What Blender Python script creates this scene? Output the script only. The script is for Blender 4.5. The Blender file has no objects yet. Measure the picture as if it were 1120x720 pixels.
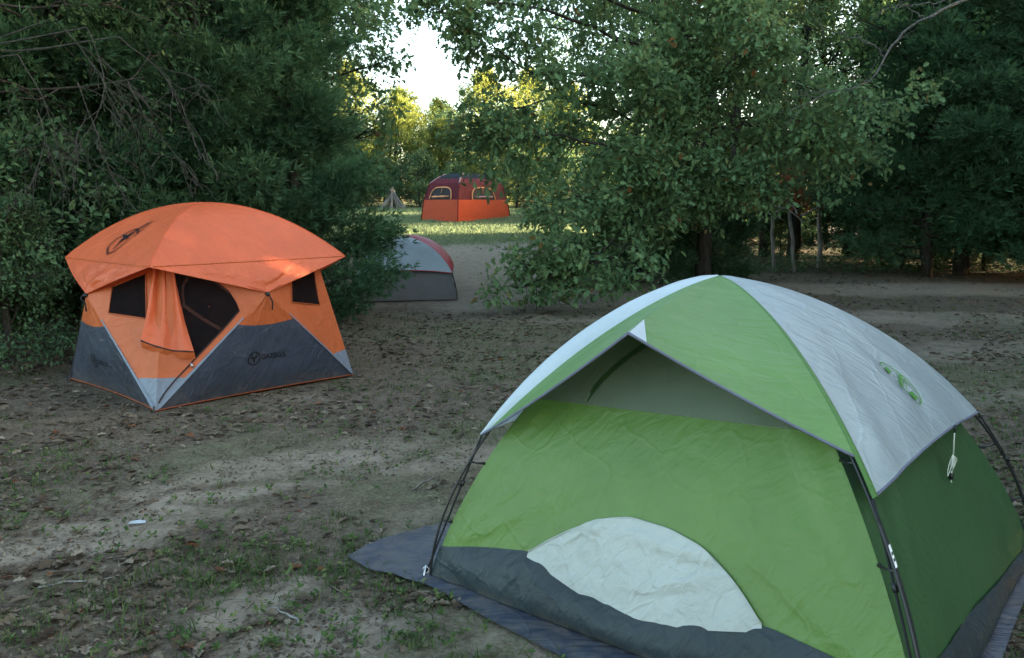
import bpy, math, random
import numpy as np
from math import radians, sin, cos, pi

sc = bpy.context.scene
COL = sc.collection

# ------------------------------------------------------------------ camera, sky, sun, exposure
cam_d = bpy.data.cameras.new('camera')
cam = bpy.data.objects.new('camera', cam_d)
COL.objects.link(cam)
cam.location = (0, 0, 1.7)
cam.rotation_euler = (radians(90 - 8.593), 0, 0)
cam_d.sensor_width = 36
cam_d.lens = 36 * 900 / 1120
cam_d.clip_start = 0.05
cam_d.clip_end = 3000
sc.camera = cam

SUN_EL, SUN_AZ = radians(6.5), radians(85)      # azimuth measured from +Y towards +X
world = bpy.data.worlds.new('World')
sc.world = world
world.use_nodes = True
wn = world.node_tree
wn.nodes.clear()
w_out = wn.nodes.new('ShaderNodeOutputWorld')
w_bg = wn.nodes.new('ShaderNodeBackground')
w_sky = wn.nodes.new('ShaderNodeTexSky')
w_sky.sky_type = 'NISHITA'
w_sky.sun_disc = False
w_sky.sun_elevation = SUN_EL
w_sky.sun_rotation = SUN_AZ
w_sky.altitude = 100
w_sky.air_density = 0.8
w_sky.dust_density = 2.2
w_sky.ozone_density = 1.0
w_bg.inputs['Strength'].default_value = 0.15
w_tint = wn.nodes.new('ShaderNodeMixRGB')
w_tint.blend_type = 'MULTIPLY'
w_tint.inputs[0].default_value = 1
w_tint.inputs[2].default_value = (1.07, 1.0, .89, 1)
wn.links.new(w_sky.outputs[0], w_tint.inputs[1])
wn.links.new(w_tint.outputs[0], w_bg.inputs[0])
wn.links.new(w_bg.outputs[0], w_out.inputs[0])

sun_d = bpy.data.lights.new('sun', 'SUN')
sun_d.energy = 5.0
sun_d.angle = radians(0.53)
sun_d.color = (1.0, 0.80, 0.52)
sun = bpy.data.objects.new('sun', sun_d)
COL.objects.link(sun)
sun.rotation_euler = (radians(90) - SUN_EL, 0, -SUN_AZ + pi)
sun.location = (30, 30, 30)

sc.view_settings.view_transform = 'Standard'
sc.view_settings.look = 'None'
sc.view_settings.gamma = 1
sc.view_settings.use_curve_mapping = False
sc.view_settings.exposure = 3.45
sc.render.engine = 'CYCLES'
sc.cycles.max_bounces = 6
sc.cycles.diffuse_bounces = 3
sc.cycles.glossy_bounces = 2
sc.cycles.transmission_bounces = 4
sc.cycles.transparent_max_bounces = 8

# ------------------------------------------------------------------ helpers
def hsh(i, j, s):
    n = (i * 374761393 + j * 668265263 + s * 1442695041) & 0xFFFFFFFF
    n = ((n ^ (n >> 13)) * 1274126177) & 0xFFFFFFFF
    return ((n ^ (n >> 16)) & 0xFFFF) / 65535.0

def vnoise(x, y, s=0):
    x = np.asarray(x, float); y = np.asarray(y, float)
    i = np.floor(x).astype(np.int64); j = np.floor(y).astype(np.int64)
    fx = x - i; fy = y - j
    fx = fx * fx * (3 - 2 * fx); fy = fy * fy * (3 - 2 * fy)
    return ((hsh(i, j, s) * (1 - fx) + hsh(i + 1, j, s) * fx) * (1 - fy)
            + (hsh(i, j + 1, s) * (1 - fx) + hsh(i + 1, j + 1, s) * fx) * fy)

def fbm(x, y, s=0, o=4):
    v = 0; a = .5; t = 0
    for k in range(o):
        v = v + a * vnoise(x * 2 ** k, y * 2 ** k, s + k * 17); t += a; a *= .5
    return v / t

def sstep(x, a, b):
    t = np.clip((np.asarray(x, float) - a) / (b - a), 0, 1)
    return t * t * (3 - 2 * t)

def props(o, label=None, cat=None, group=None, kind=None):
    if label: o['label'] = label
    if cat: o['category'] = cat
    if group: o['group'] = group
    if kind: o['kind'] = kind
    return o

def link(name, me, mat, parent=None, loc=None):
    o = bpy.data.objects.new(name, me)
    COL.objects.link(o)
    if mat is not None: me.materials.append(mat)
    if parent is not None: o.parent = parent
    if loc is not None: o.location = loc
    return o

def thing(name, label, cat, loc, group=None):
    o = bpy.data.objects.new(name, None)
    o.empty_display_size = .2
    COL.objects.link(o)
    o.location = loc
    return props(o, label, cat, group)

def mesh_k(name, V, Fc, smooth=False):
    """V (n,3) and Fc (m,k) with one k for all faces"""
    me = bpy.data.meshes.new(name)
    V = np.ascontiguousarray(V, np.float32); Fc = np.ascontiguousarray(Fc, np.int32)
    m, k = Fc.shape
    me.vertices.add(len(V)); me.vertices.foreach_set('co', V.ravel())
    me.loops.add(m * k); me.loops.foreach_set('vertex_index', Fc.ravel())
    me.polygons.add(m)
    me.polygons.foreach_set('loop_start', np.arange(0, m * k, k, dtype=np.int32))
    if smooth: me.polygons.foreach_set('use_smooth', np.ones(m, bool))
    me.update(calc_edges=True)
    return me

def mesh_py(name, V, Fc, smooth=False):
    me = bpy.data.meshes.new(name)
    me.from_pydata([tuple(map(float, v)) for v in V], [], Fc)
    if smooth: me.polygons.foreach_set('use_smooth', np.ones(len(me.polygons), bool))
    me.update()
    return me

def tube_vf(pts, rad, n=6, cap=True, base=0):
    pts = np.asarray(pts, float); m = len(pts)
    rad = np.broadcast_to(np.asarray(rad, float), (m,))
    T = np.gradient(pts, axis=0); T /= (np.linalg.norm(T, axis=1, keepdims=True) + 1e-12)
    a = np.array([0, 0, 1.]) if abs(T[0, 2]) < .9 else np.array([1., 0, 0])
    N = np.cross(T[0], a); N /= np.linalg.norm(N)
    V = []
    ang = np.arange(n) * 2 * pi / n
    for i in range(m):
        N = N - T[i] * (N @ T[i]); N /= (np.linalg.norm(N) + 1e-12)
        B = np.cross(T[i], N)
        V.append(pts[i] + rad[i] * (np.cos(ang)[:, None] * N + np.sin(ang)[:, None] * B))
    V = np.concatenate(V)
    F = []
    for i in range(m - 1):
        for k in range(n):
            F.append((base + i * n + k, base + i * n + (k + 1) % n, base + (i + 1) * n + (k + 1) % n, base + (i + 1) * n + k))
    if cap:
        F.append(tuple(base + k for k in reversed(range(n))))
        F.append(tuple(base + (m - 1) * n + k for k in range(n)))
    return V, F

class Tubes:
    def __init__(s): s.V = []; s.F = []; s.n = 0
    def add(s, pts, rad, n=6, cap=True):
        v, f = tube_vf(pts, rad, n, cap, s.n); s.V.append(v); s.F += f; s.n += len(v)
    def build(s, name, mat, parent=None, org=(0, 0, 0), smooth=True):
        return link(name, mesh_py(name, np.concatenate(s.V) - np.asarray(org, float), s.F, smooth), mat, parent)

def tube(name, pts, rad, mat, parent=None, org=(0, 0, 0), n=6):
    t = Tubes(); t.add(pts, rad, n); return t.build(name, mat, parent, org)

def spline(P, n):
    """Catmull-Rom through P, n points"""
    P = np.asarray(P, float)
    Q = np.concatenate([[2 * P[0] - P[1]], P, [2 * P[-1] - P[-2]]])
    out = []
    for x in np.linspace(0, len(P) - 1 - 1e-9, n):
        i = int(x); t = x - i
        a, b, c, d = Q[i:i + 4]
        out.append(.5 * (2 * b + (c - a) * t + (2 * a - 5 * b + 4 * c - d) * t * t + (3 * b - a - 3 * c + d) * t ** 3))
    return np.array(out)

# ------------------------------------------------------------------ materials
def new_mat(name):
    m = bpy.data.materials.new(name); m.use_nodes = True
    nt = m.node_tree; nt.nodes.clear()
    out = nt.nodes.new('ShaderNodeOutputMaterial')
    return m, nt, out

def N(nt, t, **kw):
    n = nt.nodes.new(t)
    for k, v in kw.items(): setattr(n, k, v)
    return n

def fabric(name, col, rough=.5, trans=.15, bump=.25, spec=.35, var=.12, dirt=0):
    m, nt, out = new_mat(name)
    tc = N(nt, 'ShaderNodeTexCoord')
    n1 = N(nt, 'ShaderNodeTexNoise'); n1.inputs['Scale'].default_value = 3.2; n1.inputs['Detail'].default_value = 5; n1.inputs['Distortion'].default_value = .6
    nt.links.new(tc.outputs['Object'], n1.inputs['Vector'])
    mp = N(nt, 'ShaderNodeMapping'); mp.inputs['Rotation'].default_value = (.5, .7, .9); mp.inputs['Scale'].default_value = (2.2, 14, 5)
    n2 = N(nt, 'ShaderNodeTexNoise'); n2.inputs['Scale'].default_value = 1.6; n2.inputs['Detail'].default_value = 4; n2.inputs['Distortion'].default_value = .8
    nt.links.new(tc.outputs['Object'], mp.inputs['Vector']); nt.links.new(mp.outputs[0], n2.inputs['Vector'])
    n3 = N(nt, 'ShaderNodeTexNoise'); n3.inputs['Scale'].default_value = 900
    nt.links.new(tc.outputs['Object'], n3.inputs['Vector'])
    vr = N(nt, 'ShaderNodeTexVoronoi'); vr.feature = 'DISTANCE_TO_EDGE'; vr.inputs['Scale'].default_value = 5.5
    mx = N(nt, 'ShaderNodeMixRGB'); mx.inputs[0].default_value = .12
    nt.links.new(tc.outputs['Object'], mx.inputs[1]); nt.links.new(n1.outputs['Color'], mx.inputs[2])
    nt.links.new(mx.outputs[0], vr.inputs['Vector'])
    cr = N(nt, 'ShaderNodeMapRange'); cr.inputs[1].default_value = 0; cr.inputs[2].default_value = .06; cr.inputs[3].default_value = 1; cr.inputs[4].default_value = 0
    nt.links.new(vr.outputs['Distance'], cr.inputs[0])
    a = N(nt, 'ShaderNodeMath', operation='MULTIPLY_ADD'); a.inputs[1].default_value = .8
    nt.links.new(n2.outputs['Fac'], a.inputs[0]); nt.links.new(n1.outputs['Fac'], a.inputs[2])
    b = N(nt, 'ShaderNodeMath', operation='MULTIPLY_ADD'); b.inputs[1].default_value = .10
    nt.links.new(cr.outputs[0], b.inputs[0]); nt.links.new(a.outputs[0], b.inputs[2])
    c = N(nt, 'ShaderNodeMath', operation='MULTIPLY_ADD'); c.inputs[1].default_value = .02
    nt.links.new(n3.outputs['Fac'], c.inputs[0]); nt.links.new(b.outputs[0], c.inputs[2])
    bp = N(nt, 'ShaderNodeBump'); bp.inputs['Strength'].default_value = bump; bp.inputs['Distance'].default_value = .05
    nt.links.new(c.outputs[0], bp.inputs['Height'])
    # faint dust and weathering
    nz = N(nt, 'ShaderNodeTexNoise'); nz.inputs['Scale'].default_value = 1.7; nz.inputs['Detail'].default_value = 8; nz.inputs['Roughness'].default_value = .65
    nt.links.new(tc.outputs['Object'], nz.inputs['Vector'])
    mr = N(nt, 'ShaderNodeMapRange'); mr.inputs[1].default_value = .3; mr.inputs[2].default_value = .7; mr.inputs[3].default_value = 1 - var; mr.inputs[4].default_value = 1 + var
    nt.links.new(nz.outputs['Fac'], mr.inputs[0])
    hs = N(nt, 'ShaderNodeHueSaturation'); hs.inputs['Color'].default_value = (*col, 1)
    nt.links.new(mr.outputs[0], hs.inputs['Value'])
    if dirt:   # soil splashed up from the ground
        sx_ = N(nt, 'ShaderNodeSeparateXYZ'); nt.links.new(tc.outputs['Object'], sx_.inputs[0])
        dz_ = N(nt, 'ShaderNodeMapRange'); dz_.inputs[1].default_value = .0; dz_.inputs[2].default_value = dirt; dz_.inputs[3].default_value = .62; dz_.inputs[4].default_value = 0
        nt.links.new(sx_.outputs[2], dz_.inputs[0])
        nn = N(nt, 'ShaderNodeTexNoise'); nn.inputs['Scale'].default_value = 11; nn.inputs['Detail'].default_value = 9; nn.inputs['Roughness'].default_value = .75
        nt.links.new(tc.outputs['Object'], nn.inputs['Vector'])
        nm = N(nt, 'ShaderNodeMapRange'); nm.inputs[1].default_value = .4; nm.inputs[2].default_value = .72; nt.links.new(nn.outputs['Fac'], nm.inputs[0])
        dm = N(nt, 'ShaderNodeMath', operation='MULTIPLY'); nt.links.new(dz_.outputs[0], dm.inputs[0]); nt.links.new(nm.outputs[0], dm.inputs[1])
        dc = N(nt, 'ShaderNodeMixRGB'); dc.inputs[2].default_value = (.17, .145, .11, 1); nt.links.new(dm.outputs[0], dc.inputs[0]); nt.links.new(hs.outputs[0], dc.inputs[1])
        hs = dc
    p = N(nt, 'ShaderNodeBsdfPrincipled'); p.inputs['Roughness'].default_value = rough; p.inputs['Specular IOR Level'].default_value = spec
    nt.links.new(hs.outputs[0], p.inputs['Base Color']); nt.links.new(bp.outputs[0], p.inputs['Normal'])
    tr = N(nt, 'ShaderNodeBsdfTranslucent'); nt.links.new(hs.outputs[0], tr.inputs[0]); nt.links.new(bp.outputs[0], tr.inputs['Normal'])
    ms = N(nt, 'ShaderNodeMixShader'); ms.inputs[0].default_value = trans
    nt.links.new(p.outputs[0], ms.inputs[1]); nt.links.new(tr.outputs[0], ms.inputs[2]); nt.links.new(ms.outputs[0], out.inputs[0])
    return m

def netting(name, col, cover=.6):
    m, nt, out = new_mat(name)
    d = N(nt, 'ShaderNodeBsdfDiffuse'); d.inputs[0].default_value = (*col, 1)
    t = N(nt, 'ShaderNodeBsdfTransparent')
    tc = N(nt, 'ShaderNodeTexCoord'); nz = N(nt, 'ShaderNodeTexNoise'); nz.inputs['Scale'].default_value = 6
    nt.links.new(tc.outputs['Object'], nz.inputs['Vector'])
    mr = N(nt, 'ShaderNodeMapRange'); mr.inputs[3].default_value = cover - .08; mr.inputs[4].default_value = cover + .08
    nt.links.new(nz.outputs['Fac'], mr.inputs[0])
    ms = N(nt, 'ShaderNodeMixShader')
    nt.links.new(mr.outputs[0], ms.inputs[0]); nt.links.new(t.outputs[0], ms.inputs[1]); nt.links.new(d.outputs[0], ms.inputs[2]); nt.links.new(ms.outputs[0], out.inputs[0])
    return m

def plain(name, col, rough=.6, spec=.3, var=.15, scale=12, metal=0):
    m, nt, out = new_mat(name)
    tc = N(nt, 'ShaderNodeTexCoord'); nz = N(nt, 'ShaderNodeTexNoise'); nz.inputs['Scale'].default_value = scale; nz.inputs['Detail'].default_value = 6
    nt.links.new(tc.outputs['Object'], nz.inputs['Vector'])
    mr = N(nt, 'ShaderNodeMapRange'); mr.inputs[1].default_value = .3; mr.inputs[2].default_value = .7; mr.inputs[3].default_value = 1 - var; mr.inputs[4].default_value = 1 + var
    nt.links.new(nz.outputs['Fac'], mr.inputs[0])
    hs = N(nt, 'ShaderNodeHueSaturation'); hs.inputs['Color'].default_value = (*col, 1); nt.links.new(mr.outputs[0], hs.inputs['Value'])
    p = N(nt, 'ShaderNodeBsdfPrincipled'); p.inputs['Roughness'].default_value = rough; p.inputs['Specular IOR Level'].default_value = spec; p.inputs['Metallic'].default_value = metal
    nt.links.new(hs.outputs[0], p.inputs['Base Color']); nt.links.new(p.outputs[0], out.inputs[0])
    return m

def bark(name, col, pale, scale=9):
    m, nt, out = new_mat(name)
    tc = N(nt, 'ShaderNodeTexCoord'); mp = N(nt, 'ShaderNodeMapping'); mp.inputs['Scale'].default_value = (1, 1, .22)
    nz = N(nt, 'ShaderNodeTexNoise'); nz.inputs['Scale'].default_value = scale; nz.inputs['Detail'].default_value = 8; nz.inputs['Roughness'].default_value = .7
    nt.links.new(tc.outputs['Object'], mp.inputs[0]); nt.links.new(mp.outputs[0], nz.inputs['Vector'])
    cr = N(nt, 'ShaderNodeValToRGB'); cr.color_ramp.elements[0].position = .35; cr.color_ramp.elements[1].position = .7
    cr.color_ramp.elements[0].color = (*col, 1); cr.color_ramp.elements[1].color = (*pale, 1)
    nt.links.new(nz.outputs['Fac'], cr.inputs[0])
    bp = N(nt, 'ShaderNodeBump'); bp.inputs['Strength'].default_value = .7; bp.inputs['Distance'].default_value = .03; nt.links.new(nz.outputs['Fac'], bp.inputs['Height'])
    p = N(nt, 'ShaderNodeBsdfPrincipled'); p.inputs['Roughness'].default_value = .9; p.inputs['Specular IOR Level'].default_value = .15
    nt.links.new(cr.outputs[0], p.inputs['Base Color']); nt.links.new(bp.outputs[0], p.inputs['Normal']); nt.links.new(p.outputs[0], out.inputs[0])
    return m

def leafmat(name, stops, trans=.35, spec=.25, rough=.55):
    """stops: list of (pos, rgb) indexed by the per-leaf attribute 'tone'"""
    m, nt, out = new_mat(name)
    at = N(nt, 'ShaderNodeAttribute'); at.attribute_name = 'tone'
    cr = N(nt, 'ShaderNodeValToRGB')
    el = cr.color_ramp.elements
    while len(el) < len(stops): el.new(.5)
    for e, (p_, c) in zip(el, stops): e.position = p_; e.color = (*c, 1)
    nt.links.new(at.outputs['Fac'], cr.inputs[0])
    oi = N(nt, 'ShaderNodeObjectInfo')
    mr = N(nt, 'ShaderNodeMapRange'); mr.inputs[3].default_value = .82; mr.inputs[4].default_value = 1.2
    nt.links.new(oi.outputs['Random'], mr.inputs[0])
    hs = N(nt, 'ShaderNodeHueSaturation'); nt.links.new(cr.outputs[0], hs.inputs['Color']); nt.links.new(mr.outputs[0], hs.inputs['Value'])
    p = N(nt, 'ShaderNodeBsdfPrincipled'); p.inputs['Roughness'].default_value = min(rough + .1, .8); p.inputs['Specular IOR Level'].default_value = spec * .35
    nt.links.new(hs.outputs[0], p.inputs['Base Color'])
    t = N(nt, 'ShaderNodeBsdfTranslucent')
    hs2 = N(nt, 'ShaderNodeHueSaturation'); hs2.inputs['Hue'].default_value = .475; hs2.inputs['Value'].default_value = 1.25
    nt.links.new(hs.outputs[0], hs2.inputs['Color']); nt.links.new(hs2.outputs[0], t.inputs[0])
    ms = N(nt, 'ShaderNodeMixShader'); ms.inputs[0].default_value = trans
    nt.links.new(p.outputs[0], ms.inputs[1]); nt.links.new(t.outputs[0], ms.inputs[2]); nt.links.new(ms.outputs[0], out.inputs[0])
    return m

# ------------------------------------------------------------------ terrain
def hill(x, y):
    x = np.asarray(x, float); y = np.asarray(y, float)
    r = np.interp(y, [14, 20, 25, 33, 36, 42, 50, 70, 200], [0, .15, .42, 1.0, 1.2, 1.48, 1.65, 1.8, 2.0])
    return r * (1 - sstep(x, .05 * y + .3, .05 * y + 4.5))

def ground_z(x, y):
    x = np.asarray(x, float); y = np.asarray(y, float)
    f = 1 - sstep(np.hypot(x, y), 14, 30)
    n = (fbm(x * .9, y * .9, 3, 4) - .5) * .10 + (fbm(x * 3.5, y * 3.5, 9, 4) - .5) * .045 + (fbm(x * 12, y * 12, 5, 3) - .5) * .02
    # flattened under the tents
    for cx, cy, r in ((1.1, 3.73, 1.9), (-2.96, 8.0, 1.7), (-2.1, 15.4, 1.6)):
        n = n * (.25 + .75 * sstep(np.hypot(x - cx, y - cy), r * .7, r * 1.25))
    return hill(x, y) + n * (.3 + .7 * f) - .01

def gz(x, y): return float(ground_z(np.array([x]), np.array([y]))[0])

SAND = [  # x, y, rx, ry, angle, strength : bare sandy patches
    (-2.3, 3.95, .95, .26, .42, 1), (-1.75, 4.5, .75, .22, .5, .9), (-1.45, 5.25, .8, .28, .5, .8), (-1.1, 3.35, .55, .22, .5, .9),
    (-.75, 3.0, .5, .22, .4, .9), (-.35, 5.3, .7, .3, .3, .7), (.05, 3.0, .35, .3, .4, .8), (-.35, 4.4, .5, .25, .5, .5), (-.6, 5.8, .9, .3, .2, .5),
    (-3.2, 3.4, .9, .3, .4, .7), (-2.2, 7.1, 1.1, .25, .1, .3), (1.2, 14.6, 3.6, 1.6, .05, 1.3), (-.4, 18, 1.9, 5.0, -.08, 1.5), (-1.0, 23, 1.9, 4.0, .1, 1.3), (.6, 25.5, 1.6, 2.5, 0, 1.1),  # path sand overstated in the mask to imitate open sky light on it
    (8, 16.8, 9, 1.5, .02, 1), (16, 17, 8, 1.6, 0, 1), (3.2, 15.5, 3, 1.1, .1, .8), (5.5, 9.5, 3, .8, .1, .45), (2.5, 10.5, 2, .5, .2, .4), (6.5, 12.5, 4, .9, .1, .6), (1.0, 12.3, 2.2, .6, .1, .5), (5.2, 7.2, 1.6, .5, .2, .4)]

def masks(x, y):
    x = np.asarray(x, float); y = np.asarray(y, float)
    s = np.zeros_like(x)
    wx = x + (fbm(x * 1.3, y * 1.3, 21, 4) - .5) * 1.1; wy = y + (fbm(x * 1.3, y * 1.3, 33, 4) - .5) * .8
    for cx, cy, rx, ry, a, k in SAND:
        dx = wx - cx; dy = wy - cy
        u = (dx * cos(a) + dy * sin(a)) / rx; v = (-dx * sin(a) + dy * cos(a)) / ry
        s = np.maximum(s, k * (1 - sstep(np.hypot(u, v), .45, 1.25)))
    s = np.clip(s + (fbm(x * 2.2, y * 2.2, 7, 4) - .52) * .7, 0, 1)
    g = sstep(y, 20, 28) * (1 - sstep(x, .05 * y + .2, .05 * y + 4.0))          # the meadow
    g = np.clip(g * (.75 + .6 * fbm(x * .5, y * .5, 51, 3)) - .75 * s * (1 - sstep(y, 24, 30)), 0, 1)
    near = (1 - sstep(y, 15, 24)) * sstep(fbm(x * .55, y * .55, 71, 4), .48, .68) * .3 * (1 - s)
    return s, np.maximum(g, near)

def axis(lo, hi, d0, a, b, grow=1.13):
    p = list(np.arange(a, b + 1e-6, d0)); d = d0
    while p[-1] < hi: d *= grow; p.append(p[-1] + d)
    d = d0
    while p[0] > lo: d *= grow; p.insert(0, p[0] - d)
    return np.array(p)

gxs = axis(-600, 600, .055, -4.6, 4.6, 1.06); gys = axis(-80, 900, .055, 2.0, 10.5, 1.045)
GX, GY = np.meshgrid(gxs, gys)
GZ = ground_z(GX, GY)
V = np.stack([GX, GY, GZ], -1).reshape(-1, 3)
nx, ny = len(gxs), len(gys)
i0 = (np.arange(ny - 1)[:, None] * nx + np.arange(nx - 1)[None]).ravel()
gme = mesh_k('ground', V, np.stack([i0, i0 + 1, i0 + nx + 1, i0 + nx], -1), True)
ms_, mg_ = masks(GX, GY)
for nm_, ar in (('sand', ms_), ('grass', mg_)):
    at = gme.attributes.new(nm_, 'FLOAT', 'POINT'); at.data.foreach_set('value', ar.ravel().astype(np.float32))

m, nt, out = new_mat('forest soil')
tc = N(nt, 'ShaderNodeTexCoord')
def gn(scale, det=6, rough=.6):
    n = N(nt, 'ShaderNodeTexNoise'); n.inputs['Scale'].default_value = scale; n.inputs['Detail'].default_value = det; n.inputs['Roughness'].default_value = rough
    nt.links.new(tc.outputs['Object'], n.inputs['Vector']); return n
def ramp(src, stops):
    r = N(nt, 'ShaderNodeValToRGB'); e = r.color_ramp.elements
    while len(e) < len(stops): e.new(.5)
    for el, (p_, c) in zip(e, stops): el.position = p_; el.color = (*c, 1)
    nt.links.new(src, r.inputs[0]); return r
def mixc(f, a, b):
    x = N(nt, 'ShaderNodeMixRGB')
    nt.links.new(f, x.inputs[0]); nt.links.new(a, x.inputs[1]); nt.links.new(b, x.inputs[2]); return x.outputs[0]
nA, nB, nC, nD = gn(7, 8, .7), gn(45, 6, .7), gn(1.3, 5), gn(160, 3)
humus = ramp(nA.outputs['Fac'], [(.3, (.072, .057, .042)), (.5, (.146, .117, .085)), (.72, (.235, .19, .14))])
speck = ramp(nB.outputs['Fac'], [(.42, (.045, .036, .026)), (.55, (.130, .104, .075)), (.68, (.235, .19, .14))])
hm = N(nt, 'ShaderNodeMixRGB'); hm.inputs[0].default_value = .5; nt.links.new(humus.outputs[0], hm.inputs[1]); nt.links.new(speck.outputs[0], hm.inputs[2])
sandc = ramp(nA.outputs['Fac'], [(.3, (.18, .15, .112)), (.5, (.265, .222, .168)), (.75, (.36, .305, .235))])
sd = N(nt, 'ShaderNodeAttribute'); sd.attribute_name = 'sand'
gr_ = N(nt, 'ShaderNodeAttribute'); gr_.attribute_name = 'grass'
f1 = N(nt, 'ShaderNodeMath', operation='MULTIPLY_ADD'); f1.inputs[1].default_value = 1.1; f1.inputs[2].default_value = -.55
nt.links.new(nB.outputs['Fac'], f1.inputs[0])
f2 = N(nt, 'ShaderNodeMath', operation='ADD'); f2.use_clamp = True
nt.links.new(sd.outputs['Fac'], f2.inputs[0]); nt.links.new(f1.outputs[0], f2.inputs[1])
f3 = N(nt, 'ShaderNodeMath', operation='MULTIPLY'); f3.use_clamp = True; nt.links.new(sd.outputs['Fac'], f3.inputs[0]); f3.inputs[1].default_value = 2.2
f4 = N(nt, 'ShaderNodeMath', operation='MULTIPLY'); nt.links.new(f2.outputs[0], f4.inputs[0]); nt.links.new(f3.outputs[0], f4.inputs[1])
c1 = mixc(f4.outputs[0], hm.outputs[0], sandc.outputs[0])
grc = ramp(nB.outputs['Fac'], [(.35, (.07, .105, .045)), (.55, (.14, .19, .085)), (.7, (.22, .25, .13))])
g1 = N(nt, 'ShaderNodeMath', operation='MULTIPLY'); g1.use_clamp = True
g2 = N(nt, 'ShaderNodeMapRange'); g2.inputs[1].default_value = .35; g2.inputs[2].default_value = .6; g2.inputs[3].default_value = .35; g2.inputs[4].default_value = 1.15
nt.links.new(nA.outputs['Fac'], g2.inputs[0]); nt.links.new(gr_.outputs['Fac'], g1.inputs[0]); nt.links.new(g2.outputs[0], g1.inputs[1])
c2 = mixc(g1.outputs[0], c1, grc.outputs[0])
bh = N(nt, 'ShaderNodeMath', operation='MULTIPLY_ADD'); bh.inputs[1].default_value = .5; nt.links.new(nB.outputs['Fac'], bh.inputs[0]); nt.links.new(nA.outputs['Fac'], bh.inputs[2])
bh2 = N(nt, 'ShaderNodeMath', operation='MULTIPLY_ADD'); bh2.inputs[1].default_value = .15; nt.links.new(nD.outputs['Fac'], bh2.inputs[0]); nt.links.new(bh.outputs[0], bh2.inputs[2])
bp = N(nt, 'ShaderNodeBump'); bp.inputs['Strength'].default_value = .8; bp.inputs['Distance'].default_value = .04; nt.links.new(bh2.outputs[0], bp.inputs['Height'])
p = N(nt, 'ShaderNodeBsdfPrincipled'); p.inputs['Roughness'].default_value = .95; p.inputs['Specular IOR Level'].default_value = .1
nt.links.new(c2, p.inputs['Base Color']); nt.links.new(bp.outputs[0], p.inputs['Normal']); nt.links.new(p.outputs[0], out.inputs[0])
props(link('ground', gme, m), kind='structure')

# ------------------------------------------------------------------ foliage
def frames(D, rng, roll=pi):
    """orthonormal frames with first axis D (n,3)"""
    D = D / (np.linalg.norm(D, axis=1, keepdims=True) + 1e-9)
    R = rng.normal(size=D.shape)
    S = np.cross(D, R); S /= (np.linalg.norm(S, axis=1, keepdims=True) + 1e-9)
    U = np.cross(S, D)
    return D, S, U

OAK = np.array([(0, 0), (.13, .14), (.28, .24), (.14, .36), (.40, .56), (.19, .68), (.24, .86), (0, 1)])
def leaf_mesh(name, P, D, Up, size, rng, lobed=True, width=.8, tone=None, curl=0.):
    """leaves at P pointing along D, upper face roughly towards Up; two halves folded along the midrib"""
    n = len(P)
    D = D / (np.linalg.norm(D, axis=1, keepdims=True) + 1e-9)
    S = np.cross(D, Up); S /= (np.linalg.norm(S, axis=1, keepdims=True) + 1e-9)
    U = np.cross(S, D)
    fold = rng.uniform(.05, .45, n)
    T = OAK if lobed else np.array([(0, 0), (.30, .42), (0, 1)])
    k = len(T)
    vs = []
    for sgn in (1, -1):
        lat = T[:, 0] * width * sgn
        v = (P[:, None] + size[:, None, None] * (T[None, :, 1:2] * D[:, None] + lat[None, :, None] * S[:, None]
             + (np.abs(lat)[None, :, None] * fold[:, None, None] - curl * (T[None, :, 1:2] - .35) ** 2) * U[:, None]))
        vs.append(v)
    Vv = np.concatenate(vs, 1).reshape(-1, 3)
    b = (np.arange(n) * 2 * k)[:, None]
    f1_ = b + np.arange(k)[None]; f2_ = b + k + np.arange(k)[None, ::-1]
    Fc = np.stack([f1_, f2_], 1).reshape(-1, k)
    me = mesh_k(name, Vv, Fc)
    if tone is None: tone = rng.uniform(0, 1, n)
    at = me.attributes.new('tone', 'FLOAT', 'FACE'); at.data.foreach_set('value', np.repeat(tone, 2).astype(np.float32))
    return me

def spray_mesh(name, P, D, size, rng, blades=6, width=.075, fan=.75, tone=None):
    """feathery evergreen sprays: several thin pointed blades fanning out from each point"""
    n = len(P)
    D, S, U = frames(D, rng)
    a = np.tile(np.linspace(-1, 1, blades)[None], (n, 1)) * fan + rng.normal(0, .18, (n, blades))
    e = rng.normal(0, .35, (n, blades))
    L = size[:, None] * rng.uniform(.6, 1.15, (n, blades)) * (1 - .25 * np.abs(np.linspace(-1, 1, blades)))
    B = (np.cos(a)[..., None] * D[:, None] + np.sin(a)[..., None] * S[:, None] + e[..., None] * U[:, None])
    B /= np.linalg.norm(B, axis=-1, keepdims=True)
    Wd = np.cross(B, U[:, None] + rng.normal(0, .5, B.shape)); Wd /= (np.linalg.norm(Wd, axis=-1, keepdims=True) + 1e-9)
    w = (L * width)[..., None]; L = L[..., None]
    O = P[:, None]
    V4 = np.stack([O + 0 * B, O + .45 * L * B + w * Wd, O + L * B, O + .4 * L * B - w * Wd], 2).reshape(-1, 3)
    m_ = n * blades
    me = mesh_k(name, V4, np.arange(m_ * 4).reshape(m_, 4))
    if tone is None: tone = rng.uniform(0, 1, n)
    at = me.attributes.new('tone', 'FLOAT', 'FACE'); at.data.foreach_set('value', np.repeat(tone, blades).astype(np.float32))
    return me

def wob(p0, d, L, n, rng, amp, droop=0., rise=0.):
    """a wandering limb"""
    d = np.asarray(d, float) / np.linalg.norm(d); p = np.asarray(p0, float); out = [p]
    for i in range(n):
        d = d + rng.normal(0, amp, 3) + np.array([0, 0, rise - droop * (i / n)])
        d /= np.linalg.norm(d); p = p + d * L / n; out.append(p)
    return np.array(out)

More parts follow.
